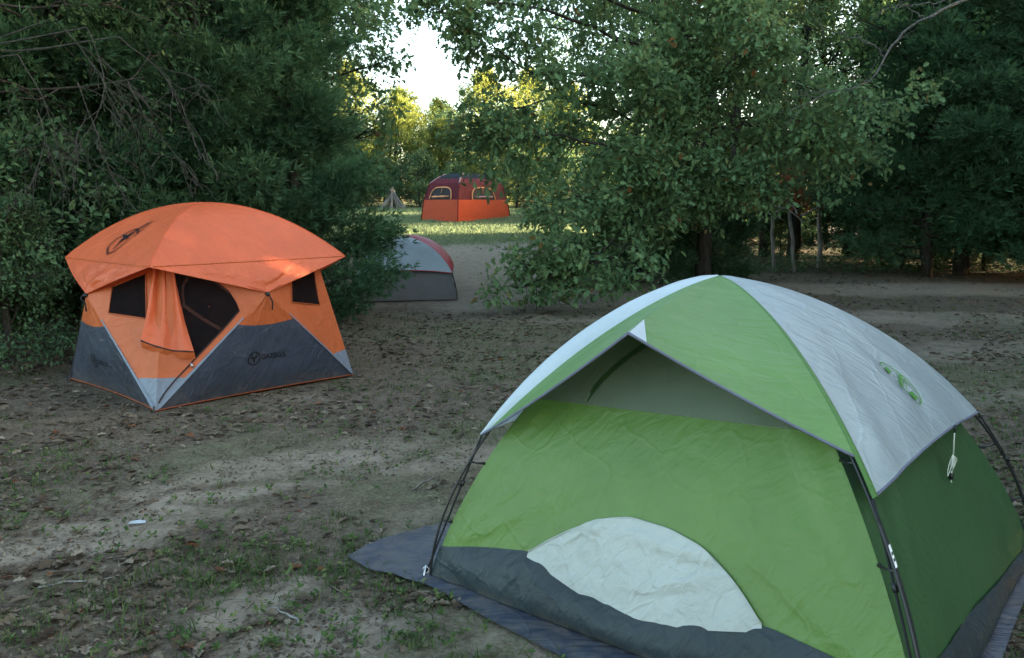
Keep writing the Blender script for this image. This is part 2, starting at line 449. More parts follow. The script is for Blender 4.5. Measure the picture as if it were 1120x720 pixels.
def twigs_on(path, rad, rng, tb, nodes, n2, L2, start=.3, n3=5, L3=.45, droop=.05):
    """side shoots and twigs along a limb; collects leaf nodes"""
    seg = np.linalg.norm(np.diff(path, axis=0), axis=1); tot = seg.sum()
    m_ = len(path)
    for j in range(n2):
        f = start + (1 - start) * (j + rng.uniform(.1, .9)) / n2
        x = f * (m_ - 1); i = min(int(x), m_ - 2); q = path[i] + (path[i + 1] - path[i]) * (x - i)
        t = path[i + 1] - path[i]; t /= np.linalg.norm(t)
        r = rng.normal(size=3); r -= t * (r @ t); r /= np.linalg.norm(r); r[2] *= .55
        d = t * rng.uniform(.3, .9) + r
        L = L2 * (1.15 - .55 * f) * rng.uniform(.6, 1.25)
        s = wob(q, d, L, 5, rng, .16, droop)
        rr = max(rad * (1 - f) * .5 + .006, .006)
        tb.add(s, np.linspace(rr, .003, 6), 4, False)
        for k in range(n3):
            g = .25 + .75 * (k + rng.uniform(0, 1)) / n3
            x = min(g, .999) * 5; i2 = int(x); q2 = s[i2] + (s[i2 + 1] - s[i2]) * (x - i2)
            d2 = (s[i2 + 1] - s[i2]) / np.linalg.norm(s[i2 + 1] - s[i2]) * .8 + rng.normal(0, .6, 3)
            w = wob(q2, d2, L3 * rng.uniform(.5, 1.2), 3, rng, .2, droop)
            tb.add(w, np.linspace(.005, .002, 4), 3, False)
            dd = (w[-1] - w[0]) / (np.linalg.norm(w[-1] - w[0]) + 1e-9)
            for z in (1, 2, 3): nodes.append((w[z], dd))
        nodes.append((s[-1], (s[-1] - s[-2]) / np.linalg.norm(s[-1] - s[-2])))

def leaves_from(nodes, rng, per, spread, size, lobed, width, name, zlo=.15):
    Pn = np.array([a for a, b in nodes]); Dn = np.array([b for a, b in nodes])
    n = len(Pn)
    clump = rng.uniform(0, 1, n)
    P_ = np.repeat(Pn, per, 0) + rng.normal(0, spread, (n * per, 3))
    D_ = np.repeat(Dn, per, 0) * .5 + rng.normal(0, .65, (n * per, 3)); D_[:, 2] -= .35
    U_ = rng.normal(0, .55, (n * per, 3)); U_[:, 2] += 1.0
    sz = size * rng.uniform(.45, 1.4, n * per)
    tone = np.clip(np.repeat(clump, per) * .45 + rng.uniform(0, 1, n * per) * .6 - .02, 0, 1)
    ok = P_[:, 2] > zlo
    return leaf_mesh(name, P_[ok], D_[ok], U_[ok], sz[ok], rng, lobed, width, tone[ok])

def broadleaf(name, rng, H=9., r0=.16, crown0=.25, R=3., nprim=16, n2=9, n3=5, per=5, size=.11, lobed=False, spread=.10, limbs=(), width=.85, L2=None, lean=(0, 0), leafm=None, barkm=None, top=.9, L3=.45, thin=1., bushy=0.):
    """trunk + limbs as one mesh, crown of leaves as another; origin at the foot"""
    tb = Tubes(); nodes = []
    n = 12
    zz = np.linspace(-.15, H * top, n)
    tr = np.stack([np.cumsum(rng.normal(0, .05 * H / 9, n)) + lean[0] * zz / H, np.cumsum(rng.normal(0, .05 * H / 9, n)) + lean[1] * zz / H, zz], -1)
    tr[:2, :2] *= .2
    tr[:, :2] -= tr[0, :2]
    tb.add(tr, r0 * (1 - np.linspace(0, 1, n)) ** .75 + .018 + .05 * r0 * np.exp(-np.arange(n) * 2.), 9)
    for i in range(nprim):
        f = crown0 + (1 - crown0) * (i + rng.uniform(.1, .9)) / nprim
        x = f * (n - 1) * .98; k = int(x); q = tr[k] + (tr[k + 1] - tr[k]) * (x - k)
        az = i * 2.39996 + rng.uniform(-.4, .4)
        g = (f - crown0) / (1 - crown0)
        prof = (1 - abs(2 * (g - .38)) ** 2.2 * (.75 if g > .38 else .35)) if bushy == 0 else (1 - g ** 2 * .8)
        L = max(R * prof * rng.uniform(.75, 1.15), .5)
        el = -.1 + 1.0 * g + rng.uniform(-.15, .25)
        d = (cos(az) * cos(el), sin(az) * cos(el), sin(el))
        pth = wob(q, d, L, 8, rng, .13, .06, .03)
        rr = r0 * .42 * (1 - f * .6) * thin
        tb.add(pth, np.linspace(rr, .008, 9), 6, False)
        twigs_on(pth, rr, rng, tb, nodes, n2, L2 or L * .42, .22, n3, L3)
    for pts, rr, m2, l2 in limbs:
        pth = spline(pts, 14); pth[2:] += rng.normal(0, .03, pth[2:].shape)
        tb.add(pth, np.linspace(rr, .008, 14), 7, False)
        twigs_on(pth, rr * .6, rng, tb, nodes, m2, l2, .25, n3, L3)
    me_t = mesh_py('trunk', np.concatenate(tb.V), tb.F, True)
    me_c = leaves_from(nodes, rng, per, spread, size, lobed, width, 'crown')
    me_t.materials.append(barkm); me_c.materials.append(leafm)
    return me_t, me_c

def cedar(rng, H=8., R=1.6, n=9000, base=.05, size=.15, blades=6, leafm=None, barkm=None, power=.8, r0=.12):
    """dense feathery evergreen; origin at the foot"""
    tb = Tubes()
    zz = np.linspace(-.1, H, 10)
    tr = np.stack([np.cumsum(rng.normal(0, .03, 10)), np.cumsum(rng.normal(0, .03, 10)), zz], -1); tr[:, :2] -= tr[0, :2]
    tb.add(tr, np.linspace(r0, .015, 10), 8)
    Ps, Ds, Ts = [], [], []
    nb = int(H * 13)
    tot = 0
    for i in range(nb):
        f = base + (1 - base) * ((i + rng.uniform(0, 1)) / nb)
        z = f * H; az = i * 2.39996 + rng.uniform(-.5, .5)
        prof = min(1, ((f - base) / .10 + .55)) * (1 - f) ** power + .05
        L = R * prof * rng.uniform(.7, 1.3)
        el = .05 + .6 * f + rng.uniform(-.15, .2)
        x = f * 9; k = min(int(x), 8); q = tr[k] + (tr[k + 1] - tr[k]) * (x - k)
        pth = wob(q, (cos(az) * cos(el), sin(az) * cos(el), sin(el)), L, 6, rng, .10, .0, .03)
        tb.add(pth, np.linspace(.012 + .012 * L, .004, 7), 4, False)
        m_ = max(int(n / nb * (L / (R * .55))), 8)
        t = rng.uniform(.12, 1, m_) ** .65 * 5.99
        ii = t.astype(int); b = pth[ii] + (pth[ii + 1] - pth[ii]) * (t - ii)[:, None]
        wdt = (.07 + .16 * L * (1 - (t / 6) * .7))[:, None]
        off = rng.normal(0, 1, (m_, 3)) * wdt * np.array([1, 1, .55])
        out_d = (pth[-1] - pth[0]) / (np.linalg.norm(pth[-1] - pth[0]) + 1e-9)
        Ps.append(b + off); Ds.append(out_d * .8 + off / wdt * .45 + np.array([0, 0, .25]) + rng.normal(0, .25, (m_, 3)))
        Ts.append(np.clip(rng.uniform(0, 1) * .5 + rng.uniform(0, .55, m_), 0, 1))
    P_, D_, T_ = np.concatenate(Ps), np.concatenate(Ds), np.concatenate(Ts)
    ok = P_[:, 2] > .02
    me_t = mesh_py('trunk', np.concatenate(tb.V), tb.F, True)
    me_c = spray_mesh('crown', P_[ok], D_[ok], size * rng.uniform(.7, 1.3, ok.sum()), rng, blades, tone=T_[ok])
    me_t.materials.append(barkm); me_c.materials.append(leafm)
    return me_t, me_c

M_cedar = leafmat('cedar foliage', [(0, (.026, .060, .030)), (.5, (.050, .108, .052)), (1, (.090, .165, .075))], .22, .2)
M_oak = leafmat('oak leaves', [(0, (.075, .145, .066)), (.55, (.135, .23, .10)), (.9, (.19, .275, .11)), (.965, (.16, .10, .035)), (1, (.20, .09, .03))], .35, .35, .45)
M_green = leafmat('green leaves', [(0, (.058, .115, .045)), (.6, (.105, .185, .066)), (1, (.16, .235, .08))], .42, .25)
M_suntint = leafmat('sunlit tint leaves', [(0, (.11, .16, .04)), (.6, (.20, .25, .06)), (1, (.28, .31, .09))], .5, .2)  # sunlight on the far crowns is put into this lighter, yellower leaf colour
M_shrub = leafmat('shrub leaves', [(0, (.038, .082, .040)), (.6, (.075, .14, .065)), (1, (.115, .19, .085))], .3, .35, .45)
M_dim = leafmat('dull oak leaves', [(0, (.022, .048, .022)), (.6, (.042, .082, .036)), (1, (.075, .115, .045))], .25, .2)
M_red = leafmat('reddening leaves', [(0, (.34, .10, .04)), (.5, (.42, .15, .06)), (1, (.30, .17, .07))], .35, .25)
M_bark = bark('dark bark', (.018, .015, .012), (.075, .065, .055))
M_barkpale = bark('pale bark', (.10, .095, .085), (.30, .29, .26), 14)
M_dead = bark('dead grey wood', (.13, .12, .105), (.34, .32, .29), 14)
M_limb = bark('grey dead limb', (.045, .04, .036), (.19, .18, .16), 20)
M_deadd = bark('weathered twig wood', (.03, .029, .025), (.085, .08, .07), 14)

def tree(name, meshes, loc, rz, s, label, cat='tree', group=None, sz=None):
    x, y = loc
    t = thing(name, label, cat, (x, y, gz(x, y)), group)
    t.rotation_euler = (0, 0, rz); t.scale = (s, s, s * (sz or 1))
    link('trunk', meshes[0], None, t); link('crown', meshes[1], None, t)
    return t

def at(u, v, y):
    """a measured direction in the photograph to a place y metres away, for setting out the site"""
    pch = radians(8.593); a = (u - 560) / 900; b = (v - 360) / 900
    d = np.array([a, cos(pch) - b * sin(pch), -sin(pch) - b * cos(pch)])
    return np.array([0, 0, 1.7]) + d * y / d[1]

# ---- tree kinds
R_ = np.random.default_rng
cedA = cedar(R_(1), 7.5, 1.75, 24000, .02, .13, 7, M_cedar, M_bark)
cedB = cedar(R_(2), 9.5, 2.1, 28000, .03, .14, 7, M_cedar, M_bark)
cedC = cedar(R_(3), 8.5, 2.3, 24000, .05, .17, 6, M_cedar, M_bark)
brdA = broadleaf('b', R_(4), 10, .17, .22, 3.4, 20, 9, 5, 4, .13, leafm=M_green, barkm=M_bark)
brdB = broadleaf('b', R_(5), 12, .2, .2, 3.6, 22, 9, 5, 4, .14, leafm=M_green, barkm=M_bark)
brdF = broadleaf('b', R_(6), 9, .13, .04, 3.2, 34, 8, 5, 5, .17, leafm=M_green, barkm=M_bark, spread=.2, bushy=1)
brdY = broadleaf('b', R_(7), 9, .13, .06, 3.2, 30, 8, 4, 5, .17, leafm=M_suntint, barkm=M_bark, spread=.16)
bush = broadleaf('b', R_(8), 1.9, .03, .05, 1.15, 22, 7, 4, 5, .07, leafm=M_shrub, barkm=M_bark, top=.85, L3=.2, spread=.05, bushy=1)

CL = 'cedar tree'
# left edge of the clearing, front row
tree('cedar_tree', cedA, (-3.13, 12.0), 3.4, .86, 'dark green cedar with its feathery foliage half hiding the grey and red tent', CL, 'cedars behind the orange tent')
tree('cedar_tree', cedB, (-4.35, 11.6), 2.0, 1.0, 'tall dark cedar standing straight behind the right half of the orange tent roof', CL, 'cedars behind the orange tent')
tree('cedar_tree', cedA, (-5.75, 10.9), 4.1, 1.15, 'dark cedar behind the left half of the orange tent roof', CL, 'cedars behind the orange tent')
tree('cedar_tree', cedB, (-7.3, 10.6), 3.0, 1.0, 'shaded cedar at the left edge of the clearing beyond the dead hanging branches', CL, 'cedars behind the orange tent')
for (x, y, k, s, rz) in ((-5.6, 14.4, cedB, 1.25, 1.0), (-8.2, 13.6, cedB, 1.2, 5.0), (-10.4, 12.6, cedB, 1.15, 2.2), (-10.2, 9.6, cedA, 1.2, .3)):
    tree('cedar_tree', k, (x, y), rz, s, 'cedar in the dark second row behind the orange tent', CL, 'second row of cedars on the left')
for (x, y, k, s, rz) in ((-5.4, 20.5, brdB, 1.0, 1.), (-8.8, 18.5, brdB, 1.0, 3.1), (-12.2, 17.5, brdB, 1.05, 4.4), (-15.5, 16.5, brdB, 1., .4), (-13.4, 12.5, brdB, 1., 2.), (-8.0, 24.5, brdB, 1.1, 5.), (-13., 23., brdB, 1.1, 2.6), (-18, 21., brdB, 1.1, .9)):
    tree('leafy_tree', k, (x, y), rz, s, 'tall leafy tree deep in the wood on the left', 'tree', 'leafy trees deep in the left wood')
gapL = broadleaf('b', R_(11), 9.5, .15, .22, 2.35, 19, 9, 5, 4, .12, True, leafm=M_oak, barkm=M_bark)
tree('leafy_tree', gapL, (-3.95, 15.6), 1.2, 1, 'leafy tree rising behind the cedars at the left side of the sky gap', 'tree')

# leafy tree at the far left with dead hanging branches
deadm = Tubes(); rngd = R_(12)
def dead_limb(tb, p0, d, L, r, rng, depth=0):
    pth = wob(p0, d, L, 9, rng, .13, .10 if depth else .14)
    tb.add(pth, np.linspace(r, .003, 10), 5, False)
    if depth < 2:
        for j in range(7 if depth == 0 else 4):
            i = rng.integers(2, 9); t = pth[i] - pth[i - 1]; t /= np.linalg.norm(t)
            dead_limb(tb, pth[i], t + rng.normal(0, .55, 3) + np.array([0, 0, -.25]), L * rng.uniform(.3, .55), r * .55, rng, depth + 1)
base = np.array([-6.9, 9.3, 0.])
lefty = broadleaf('b', R_(13), 9, .14, .38, 3.0, 16, 8, 5, 4, .07, True, thin=.5, leafm=M_dim, barkm=M_bark)
tl = tree('oak_tree', lefty, (base[0], base[1]), 0, 1, 'scrubby oak at the far left with bare grey dead branches hanging down', 'tree')
for (u, v, y, dx, L) in ((60, 20, 9.0, .9, 1.7), (95, 30, 8.9, .7, 1.6), (130, 40, 8.8, .9, 1.5), (20, 60, 9.0, .6, 1.6), (85, 90, 8.7, .5, 1.4), (140, 90, 8.8, .8, 1.1), (40, 120, 8.8, .35, 1.2)):
    dead_limb(deadm, at(u, v, y), (dx * .6, -.1, -.75), L * .9, .006, rngd)
for (u, v) in ((60, 20), (95, 30), (130, 40), (20, 60)):
    deadm.add(spline([base + (0.05, 0, 3.2 + rngd.uniform(0, .8)), (base + at(u, v, 9.0)) / 2 + (0, 0, 1.6), at(u, v, 9.0)], 8), np.linspace(.018, .007, 8), 5, False)
z0 = gz(base[0], base[1])
deadm.build('bare_branches', M_deadd, tl, (base[0], base[1], z0))

sh1 = broadleaf('b', R_(21), 1.7, .03, .05, .95, 24, 8, 4, 5, .055, leafm=M_shrub, barkm=M_bark, top=.85, L3=.18, spread=.05, bushy=1)
tree('leafy_shrub', sh1, (-5.35, 8.6), .5, 1.0, 'round leaved shrub at the left edge beside the orange tent', 'shrub')
tree('leafy_shrub', bush, (-5.6, 9.8), 2.5, 1.35, 'dark leafy shrub between the edge shrub and the orange tent', 'shrub')

# the big oak over the path
ob = np.array([3.95, 17.0, 0.])
def rel(*q): return [np.asarray(p_, float) - ob for p_ in q]
OL = [
    (rel((3.95, 17, 2.0), at(735, 205, 15.8), at(700, 232, 14.6), at(672, 262, 13.8), at(640, 290, 13.2), at(590, 308, 12.9), at(556, 318, 12.8)), .06, 13, .8),
    (rel((3.95, 17, 1.7), at(715, 240, 15.2), at(672, 285, 13.9), at(640, 290, 13.4), at(612, 296, 13.2), at(585, 300, 13)), .04, 11, .8),
    (rel((3.95, 17, 2.6), at(730, 190, 15.5), at(690, 205, 14.6), at(650, 215, 14.0), at(615, 225, 13.6), at(590, 240, 13.4)), .05, 11, .85),
    (rel((3.95, 17, 3.2), at(735, 165, 15.5), at(697, 172, 14.8), at(640, 155, 14.2), at(590, 150, 14), at(545, 158, 13.8)), .06, 14, .9),
    (rel((3.95, 17, 3.6), at(720, 140, 15.8), at(660, 120, 14.8), at(600, 110, 14.2), at(550, 130, 14), at(515, 150, 14)), .05, 14, .8),
    (rel((3.95, 17, 4.2), at(700, 100, 15.6), at(640, 85, 15), at(590, 80, 14.5), at(558, 68, 14.2), at(532, 46, 14.2), at(505, 30, 14)), .05, 12, .85),
    (rel((3.95, 17, 4.8), at(690, 50, 15.5), at(620, 20, 14.8), at(560, 8, 14.4), at(500, 12, 14.2), at(465, 22, 14)), .06, 13, .8),
    (rel((3.95, 17, 5.0), at(680, 10, 15.5), at(600, -40, 15), at(540, -30, 14.5), at(480, -15, 14.2)), .06, 12, .9),
    (rel((3.95, 17, 3.0), at(800, 160, 15.8), at(840, 160, 15.2), at(880, 158, 14.8), at(925, 172, 14.6)), .05, 12, .8),
    (rel((3.95, 17, 3.2), at(810, 140, 15.4), at(850, 130, 14.8), at(890, 140, 14.4), at(930, 165, 14.2)), .05, 12, .9),
    (rel((3.95, 17, 2.6), at(775, 190, 15.8), at(795, 195, 15.2), at(815, 192, 14.8), at(835, 195, 14.6)), .04, 11, .6),
    (rel((3.95, 17, 3.4), at(745, 130, 15.4), at(720, 120, 14.6), at(700, 90, 14.1), at(680, 70, 13.8)), .05, 12, .9),
    (rel((3.95, 17, 3.0), at(755, 180, 15.4), at(740, 185, 14.6), at(720, 195, 14.1), at(690, 190, 13.9)), .04, 12, .8),
    (rel((3.95, 17, 3.9), at(780, 100, 15.4), at(800, 70, 14.5), at(820, 55, 14.0), at(850, 50, 13.8)), .05, 12, .9),
    (rel((3.95, 17, 2.2), at(740, 225, 15.7), at(720, 232, 15.0), at(690, 238, 14.6), at(660, 240, 14.3)), .04, 12, .8),
]
OL += [(rel((3.95, 17, 3.2), at(760, 160, 16), at(752, 150, 15.2), at(745, 160, 14.6)), .04, 11, .8), (rel((3.95, 17, 4.2), at(765, 105, 16), at(770, 95, 15.2), at(778, 105, 14.6)), .04, 11, .8),
       (rel((3.95, 17, 5.0), at(760, 55, 16), at(752, 40, 15.2), at(745, 50, 14.6)), .04, 11, .8), (rel((3.95, 17, 2.4), at(765, 205, 16), at(768, 212, 15.2), at(775, 225, 14.8)), .03, 9, .6), (rel((3.95, 17, 5.6), at(775, 15, 16), at(790, 0, 15.2), at(800, 10, 14.6)), .04, 11, .8)]
OL2 = [(p_, r_ * .62, n_, l_) for p_, r_, n_, l_ in OL]
oak = broadleaf('b', R_(31), 11, .15, .36, 3.8, 24, 11, 6, 9, .108, True, limbs=OL2, thin=.55, leafm=M_oak, barkm=M_bark)
tree('oak_tree', oak, (3.95, 17.0), 0, 1, 'large leafy oak with one low limb drooping to the sandy path', 'tree')

# evergreen bushes at the oak's foot
tree('evergreen_bush', cedar(R_(33), 2.3, 1.5, 9000, .03, .13, 6, M_cedar, M_bark, .6, .05), (2.75, 17.6), .7, 1, 'low spreading evergreen bush beneath the oak, beside the path', 'bush')
tree('evergreen_bush', cedar(R_(34), 2.2, 1.3, 7000, .03, .13, 6, M_shrub, M_bark, .6, .05), (4.5, 18.6), 2.7, 1, 'evergreen bush directly behind the oak trunk', 'bush')

# saplings with pale stems on the right
def sapling(seed, H, loc, label, crown_mat, lean, r=.035, n=8):
    g = broadleaf('b', R_(seed), H, r, .55, .9, n, 5, 4, 4, .10, True, leafm=crown_mat, barkm=M_barkpale, lean=lean, L3=.25)
    return tree('sapling', g, loc, 0, 1, label, 'sapling', 'saplings by the track')
sapling(41, 3.3, (6.75, 21.2), 'thin pale sapling with reddening leaves by the track', M_red, (-.3, -.4), .035, 5)
sapling(42, 3.8, (7.2, 21.0), 'middle one of the three thin pale saplings by the track', M_oak, (-.35, 0), .038)
sapling(43, 4.2, (8.05, 21.6), 'rightmost and straightest of the three pale saplings by the track', M_oak, (-.05, 0), .055)
dl = Tubes(); rg = R_(44)
for pts in ([(835, 225), (858, 228), (875, 240), (876, 246)], [(845, 234), (862, 226), (880, 224)], [(876, 236), (888, 230), (902, 222)], [(838, 233), (852, 238), (858, 242)], [(872, 234), (868, 226), (860, 222)]):
    dl.add(spline([at(u, v, 20.0) for u, v in pts], 9), np.linspace(.028, .008, 9), 5, False)
fd = dl.build('fallen_branch', M_dead, None, at(860, 235, 20.0)); fd.location = at(860, 235, 20.0)
props(fd, 'pale bare dead branch caught in the saplings beside the track', 'dead branch')

# tree with the long pale dead limb, top right
deadt = Tubes(); rg = R_(45)
limb = broadleaf('b', R_(46), 11, .17, .35, 3.3, 20, 9, 5, 5, .13, leafm=M_green, barkm=M_bark)
tr_ = tree('leafy_tree', limb, (10.9, 20.0), 0, 1, 'leafy tree at upper right with a long pale crooked bare limb', 'tree')
for pts, r0_, r1_ in (([(1063, -2), (1035, 8), (1018, 18), (992, 32), (975, 50), (966, 68), (950, 88), (925, 98), (905, 102), (882, 112), (862, 122)], .036, .006),
                      ([(968, 64), (958, 52), (935, 42), (910, 34), (892, 22)], .014, .004), ([(1060, -6), (1020, 4), (985, 6), (960, 14)], .018, .004), ([(1010, 22), (1000, 12), (985, 4), (975, -8)], .014, .004),
                      ([(905, 102), (890, 100), (876, 106)], .012, .004), ([(950, 88), (940, 94), (930, 108), (924, 116)], .012, .004)):
    yy = np.linspace(14.2, 12.4, len(pts)) if len(pts) > 6 else np.full(len(pts), 13.4)
    lp = spline([at(u, v, y) for (u, v), y in zip(pts, yy)], 26); lp[1:-1] += rg.normal(0, .012, lp[1:-1].shape)
    deadt.add(lp, np.linspace(r0_, r1_, 26) * .75 * rg.uniform(.85, 1.15, 26), 6, False)
    for k in range(3, 25, 2 if len(pts) > 6 else 5):
        d_ = (lp[k + 1] - lp[k]) / np.linalg.norm(lp[k + 1] - lp[k]) * .8 + rg.normal(0, .6, 3)
        deadt.add(wob(lp[k], d_, rg.uniform(.15, .5), 5, rg, .18, .05), np.linspace(.006, .002, 6), 4, False)
deadt.add(spline([(10.9, 20.0, 6.2), at(1090, -30, 17), at(1063, -2, 14.2)], 8), np.linspace(.06, .036, 8), 6, False)
deadt.build('dead_limb', M_limb, tr_, (10.9, 20.0, gz(10.9, 20.0)))

# right wood
for (x, y, k, s, rz, lab) in ((9.9, 19.6, cedC, 1.1, .2, 'dark cedar behind the track, nearest to the pale saplings'), (11.9, 18.6, cedC, 1.25, 2.1, 'large dark cedar filling the right edge of the wood'),
                         (13.6, 19.6, cedB, 1.2, 4., 'dark cedar at the right border behind the track')):
    tree('cedar_tree', k, (x, y), rz, s, lab, CL, 'cedars at the right edge of the wood')
for (x, y, k, s, rz) in ((4.5, 25.6, brdA, 1.0, 2.6), (4.2, 28.4, brdA, 1.1, 5.1), (6.3, 23.6, brdA, 1.05, .6), (8.7, 25.5, brdA, 1.1, 2.4), (11.3, 24.6, cedC, 1.3, 1.), (14., 24.2, cedC, 1.35, 3.), (16.8, 22.6, cedC, 1.3, 5.), (17.5, 18.6, cedC, 1.3, 2.), (20.5, 20., cedC, 1.35, 1.)):
    tree('cedar_tree' if k is cedC else 'leafy_tree', k, (x, y), rz, s, 'cedar in the shaded rows of the right wood' if k is cedC else 'leafy tree in the shaded rows of the right wood', CL if k is cedC else 'tree', 'cedars deep in the right wood' if k is cedC else 'leafy trees deep in the right wood')
for (x, y, s, rz) in ((5.4, 27.2, .95, .1), (8.4, 27.4, .95, 1.3), (11.2, 27.5, .95, 2.), (14.4, 27.4, 1., 3.), (17.6, 27.3, 1.0, 4.), (21., 27.4, 1.0, 5.), (24.5, 27.6, 1.0, .9), (28, 27.8, 1.0, .4), (6.4, 36.4, .85, 2.), (9.4, 36.2, .95, 4.), (13., 36.2, 1., 2.), (17., 36.5, 1., .5), (21., 36.8, 1., 1.7), (25, 37, 1., 3.3), (29, 37.4, 1, 1)):
    tree('leafy_tree', brdB, (x, y), rz, s, 'leafy tree in the shaded rows of the right wood', 'tree', 'leafy trees deep in the right wood')

# unseen trees continuing the wood, added on the right to block the low sun
for (x, y, k, s, rz) in ((12.4, 14.9, cedB, .95, .3), (11.4, 12.2, cedB, .9, 2.2), (10.9, 9.6, cedB, .9, 4.), (10.6, 7.0, cedB, .88, 1.), (10.4, 4.4, cedB, .95, 5.), (10.3, 1.8, cedB, .9, 3.), (10.5, -.8, cedB, .9, 2.), (10.8, -3.4, cedB, .9, .2),
                         (13.6, 13.4, cedB, .95, .5), (13.2, 10.9, cedB, .95, 2.6), (12.8, 8.3, cedB, .95, 4.4), (12.6, 5.7, cedB, .95, 1.9), (15.4, 16., cedB, 1., .8), (12.5, 3.1, cedB, .95, .2), (17.4, 10.4, brdB, .7, 1.2), (17., 6.6, brdB, .7, 3.2), (16.8, 3., brdB, .7, 2.2), (12.5, .5, cedB, .95, 5.2)):
    tree('cedar_tree' if k is cedB else 'leafy_tree', k, (x, y), rz, s, 'unseen cedar along the right side of the clearing, added to block the sun' if k is cedB else 'unseen leafy tree along the right side of the clearing, added to block the sun', CL if k is cedB else 'tree', 'unseen cedars added to shade the clearing' if k is cedB else 'unseen leafy trees added to shade the clearing')
for i, (x, y) in enumerate(((9.0, 9.8), (8.9, 7.4), (8.5, 5.2), (8.3, 3.1), (8.4, 1.), (8.6, -1.2), (9.6, 11.8), (9.9, 6.2), (9.8, 4.1), (9.8, 2.))):  # shrubs out of view, added to keep low horizon light off the tent
    tree('leafy_shrub', bush, (x, y), i * 1.9, 1.15 + (i % 3) * .15, 'unseen leafy shrub along the right side of the clearing, added to block low light', 'shrub', 'unseen shrubs added to block low light')
for i, x in enumerate((4.5, 6.6, 8.9, 11.3, 13.6, 16., 18.6)):
    tree('leafy_shrub', bush, (x, 34.9 + (i * 37 % 5) * .3), i * 1.3, 1.9 + (i % 3) * .25, 'shrub in the dim floor of the right wood', 'shrub', 'shrubs deep in the right wood')
for i, (x, y) in enumerate(((8.9, 27.2), (12.6, 27.6), (5.2, 26.), (15.6, 26.8), (10.6, 22.4), (12.4, 21.6))):
    tree('leafy_shrub', bush, (x, y), i * 2.3, .8 + (i % 3) * .2, 'small shrub under the shaded trees of the right wood', 'shrub', 'small shrubs under the right wood')
# trees beyond the meadow
for (x, y, k, s, rz) in ((-9.5, 47, brdY, .95, 1), (-6.8, 48, brdY, .74, 2.), (-4.3, 49.5, brdY, .6, .7), (-1.6, 47.5, brdY, .6, 3.), (1.0, 46.5, brdY, .66, 4.), (3.4, 45.5, brdY, .8, 5.), (6.2, 45.5, brdF, .7, .2), (-12.5, 45, brdF, 1.2, 2.5),
                         (11.5, 40.5, brdF, .5, .2), (13.5, 43.5, brdF, .5, 3.1), (15.5, 46.5, brdF, .48, 1.4), (-16, 44, brdF, 1.3, 2.9)):  # the low trees on the right are added to shade the meadow ground
    tree('leafy_tree', k, (x, y), rz, s, 'bushy green tree in the row beyond the meadow', 'tree', 'trees beyond the meadow')
tree('leafy_tree', brdY, (-1.9, 57.5), .3, 1.08, 'sunlit yellow green tree top seen through the sky gap', 'tree')
for (x, y, k, s, rz) in ((-8.2, 58, brdY, .95, 1.9), (-5.2, 60.5, brdY, .9, 3.3), (1.2, 61.5, brdY, 1.15, .3)):
    tree('leafy_tree', k, (x, y), rz, s, 'pale yellow green tree standing behind the row beyond the meadow', 'tree', 'pale trees beyond the meadow')
for i, (x, y, s, rz) in enumerate(((-8.9, 43.6, 1.3, 0), (-4.9, 44.5, 1.5, 1), (-3.0, 44, 1.2, 2), (.2, 42.5, 1.5, 3), (2.4, 41.8, 1.6, 4.), (-6.9, 45, 1.3, 5), (4.4, 40, 1.6, 1.))):
    tree('leafy_shrub', bush, (x, y), rz, s, 'leafy shrub along the far edge of the meadow', 'shrub', 'shrubs along the far edge of the meadow')

for (x, y, s, rz) in ((-10.5, 50, 3.0, 0), (-7.2, 51, 2.9, 1), (-3.9, 51.5, 2.8, 2), (-.6, 50.5, 2.9, 3), (2.6, 49.5, 3., 4.), (5.6, 49.5, 2.2, 5), (8.6, 50, 2., 1.)):
    tree('leafy_shrub', bush, (x, y), rz, s, 'big leafy shrub between the trees beyond the meadow', 'shrub', 'big shrubs between the far trees')
# brush pile: sticks leaned together like a cone
bt = Tubes(); rg = R_(61); bx_, by_ = -6.1, 42.6; bz_ = gz(bx_, by_)
for i in range(46):
    a_ = rg.uniform(0, 2 * pi); r_ = rg.uniform(.45, .8)
    bt.add([(bx_ + r_ * cos(a_), by_ + r_ * sin(a_), bz_ - .05), (bx_ - .12 * r_ * cos(a_) + rg.normal(0, .06), by_ - .12 * r_ * sin(a_), bz_ + rg.uniform(.7, 1.15))], [.022, .012], 4)
bo = bt.build('brush_pile', M_dead, None, (bx_, by_, bz_), False); bo.location = (bx_, by_, bz_)
props(bo, 'cone shaped pile of pale grey sticks at the far edge of the meadow', 'brush pile')

# ------------------------------------------------------------------ cloth surfaces
class Surf:
    """S(u,t) vectorised -> (...,3); amp/wf give small cloth wrinkles along the normal"""
    def __init__(s, S, amp=.002, wf=(6, 5), seed=0, flip=False):
        s.S, s.amp, s.wf, s.seed, s.flip = S, amp, wf, seed, flip
    def nrm(s, u, t):
        e = 2e-3
        a = s.S(np.minimum(u + e, 1), t) - s.S(np.maximum(u - e, 0), t); b = s.S(u, np.minimum(t + e, 1)) - s.S(u, np.maximum(t - e, 0))
        n = np.cross(a, b); n /= (np.linalg.norm(n, axis=-1, keepdims=True) + 1e-12)
        return -n if s.flip else n
    def __call__(s, u, t, off=0.):
        u = np.asarray(u, float); t = np.asarray(t, float)
        u, t = np.broadcast_arrays(u, t)
        w = (fbm(u * s.wf[0] + t * 1.7, t * s.wf[1] - u * 1.3, s.seed, 3) - .5) * 2
        ed = np.clip(np.minimum(np.minimum(u, 1 - u), np.minimum(t, 1 - t)) * 12, 0, 1)
        return s.S(u, t) + s.nrm(u, t) * (w * s.amp * ed + off)[..., None]

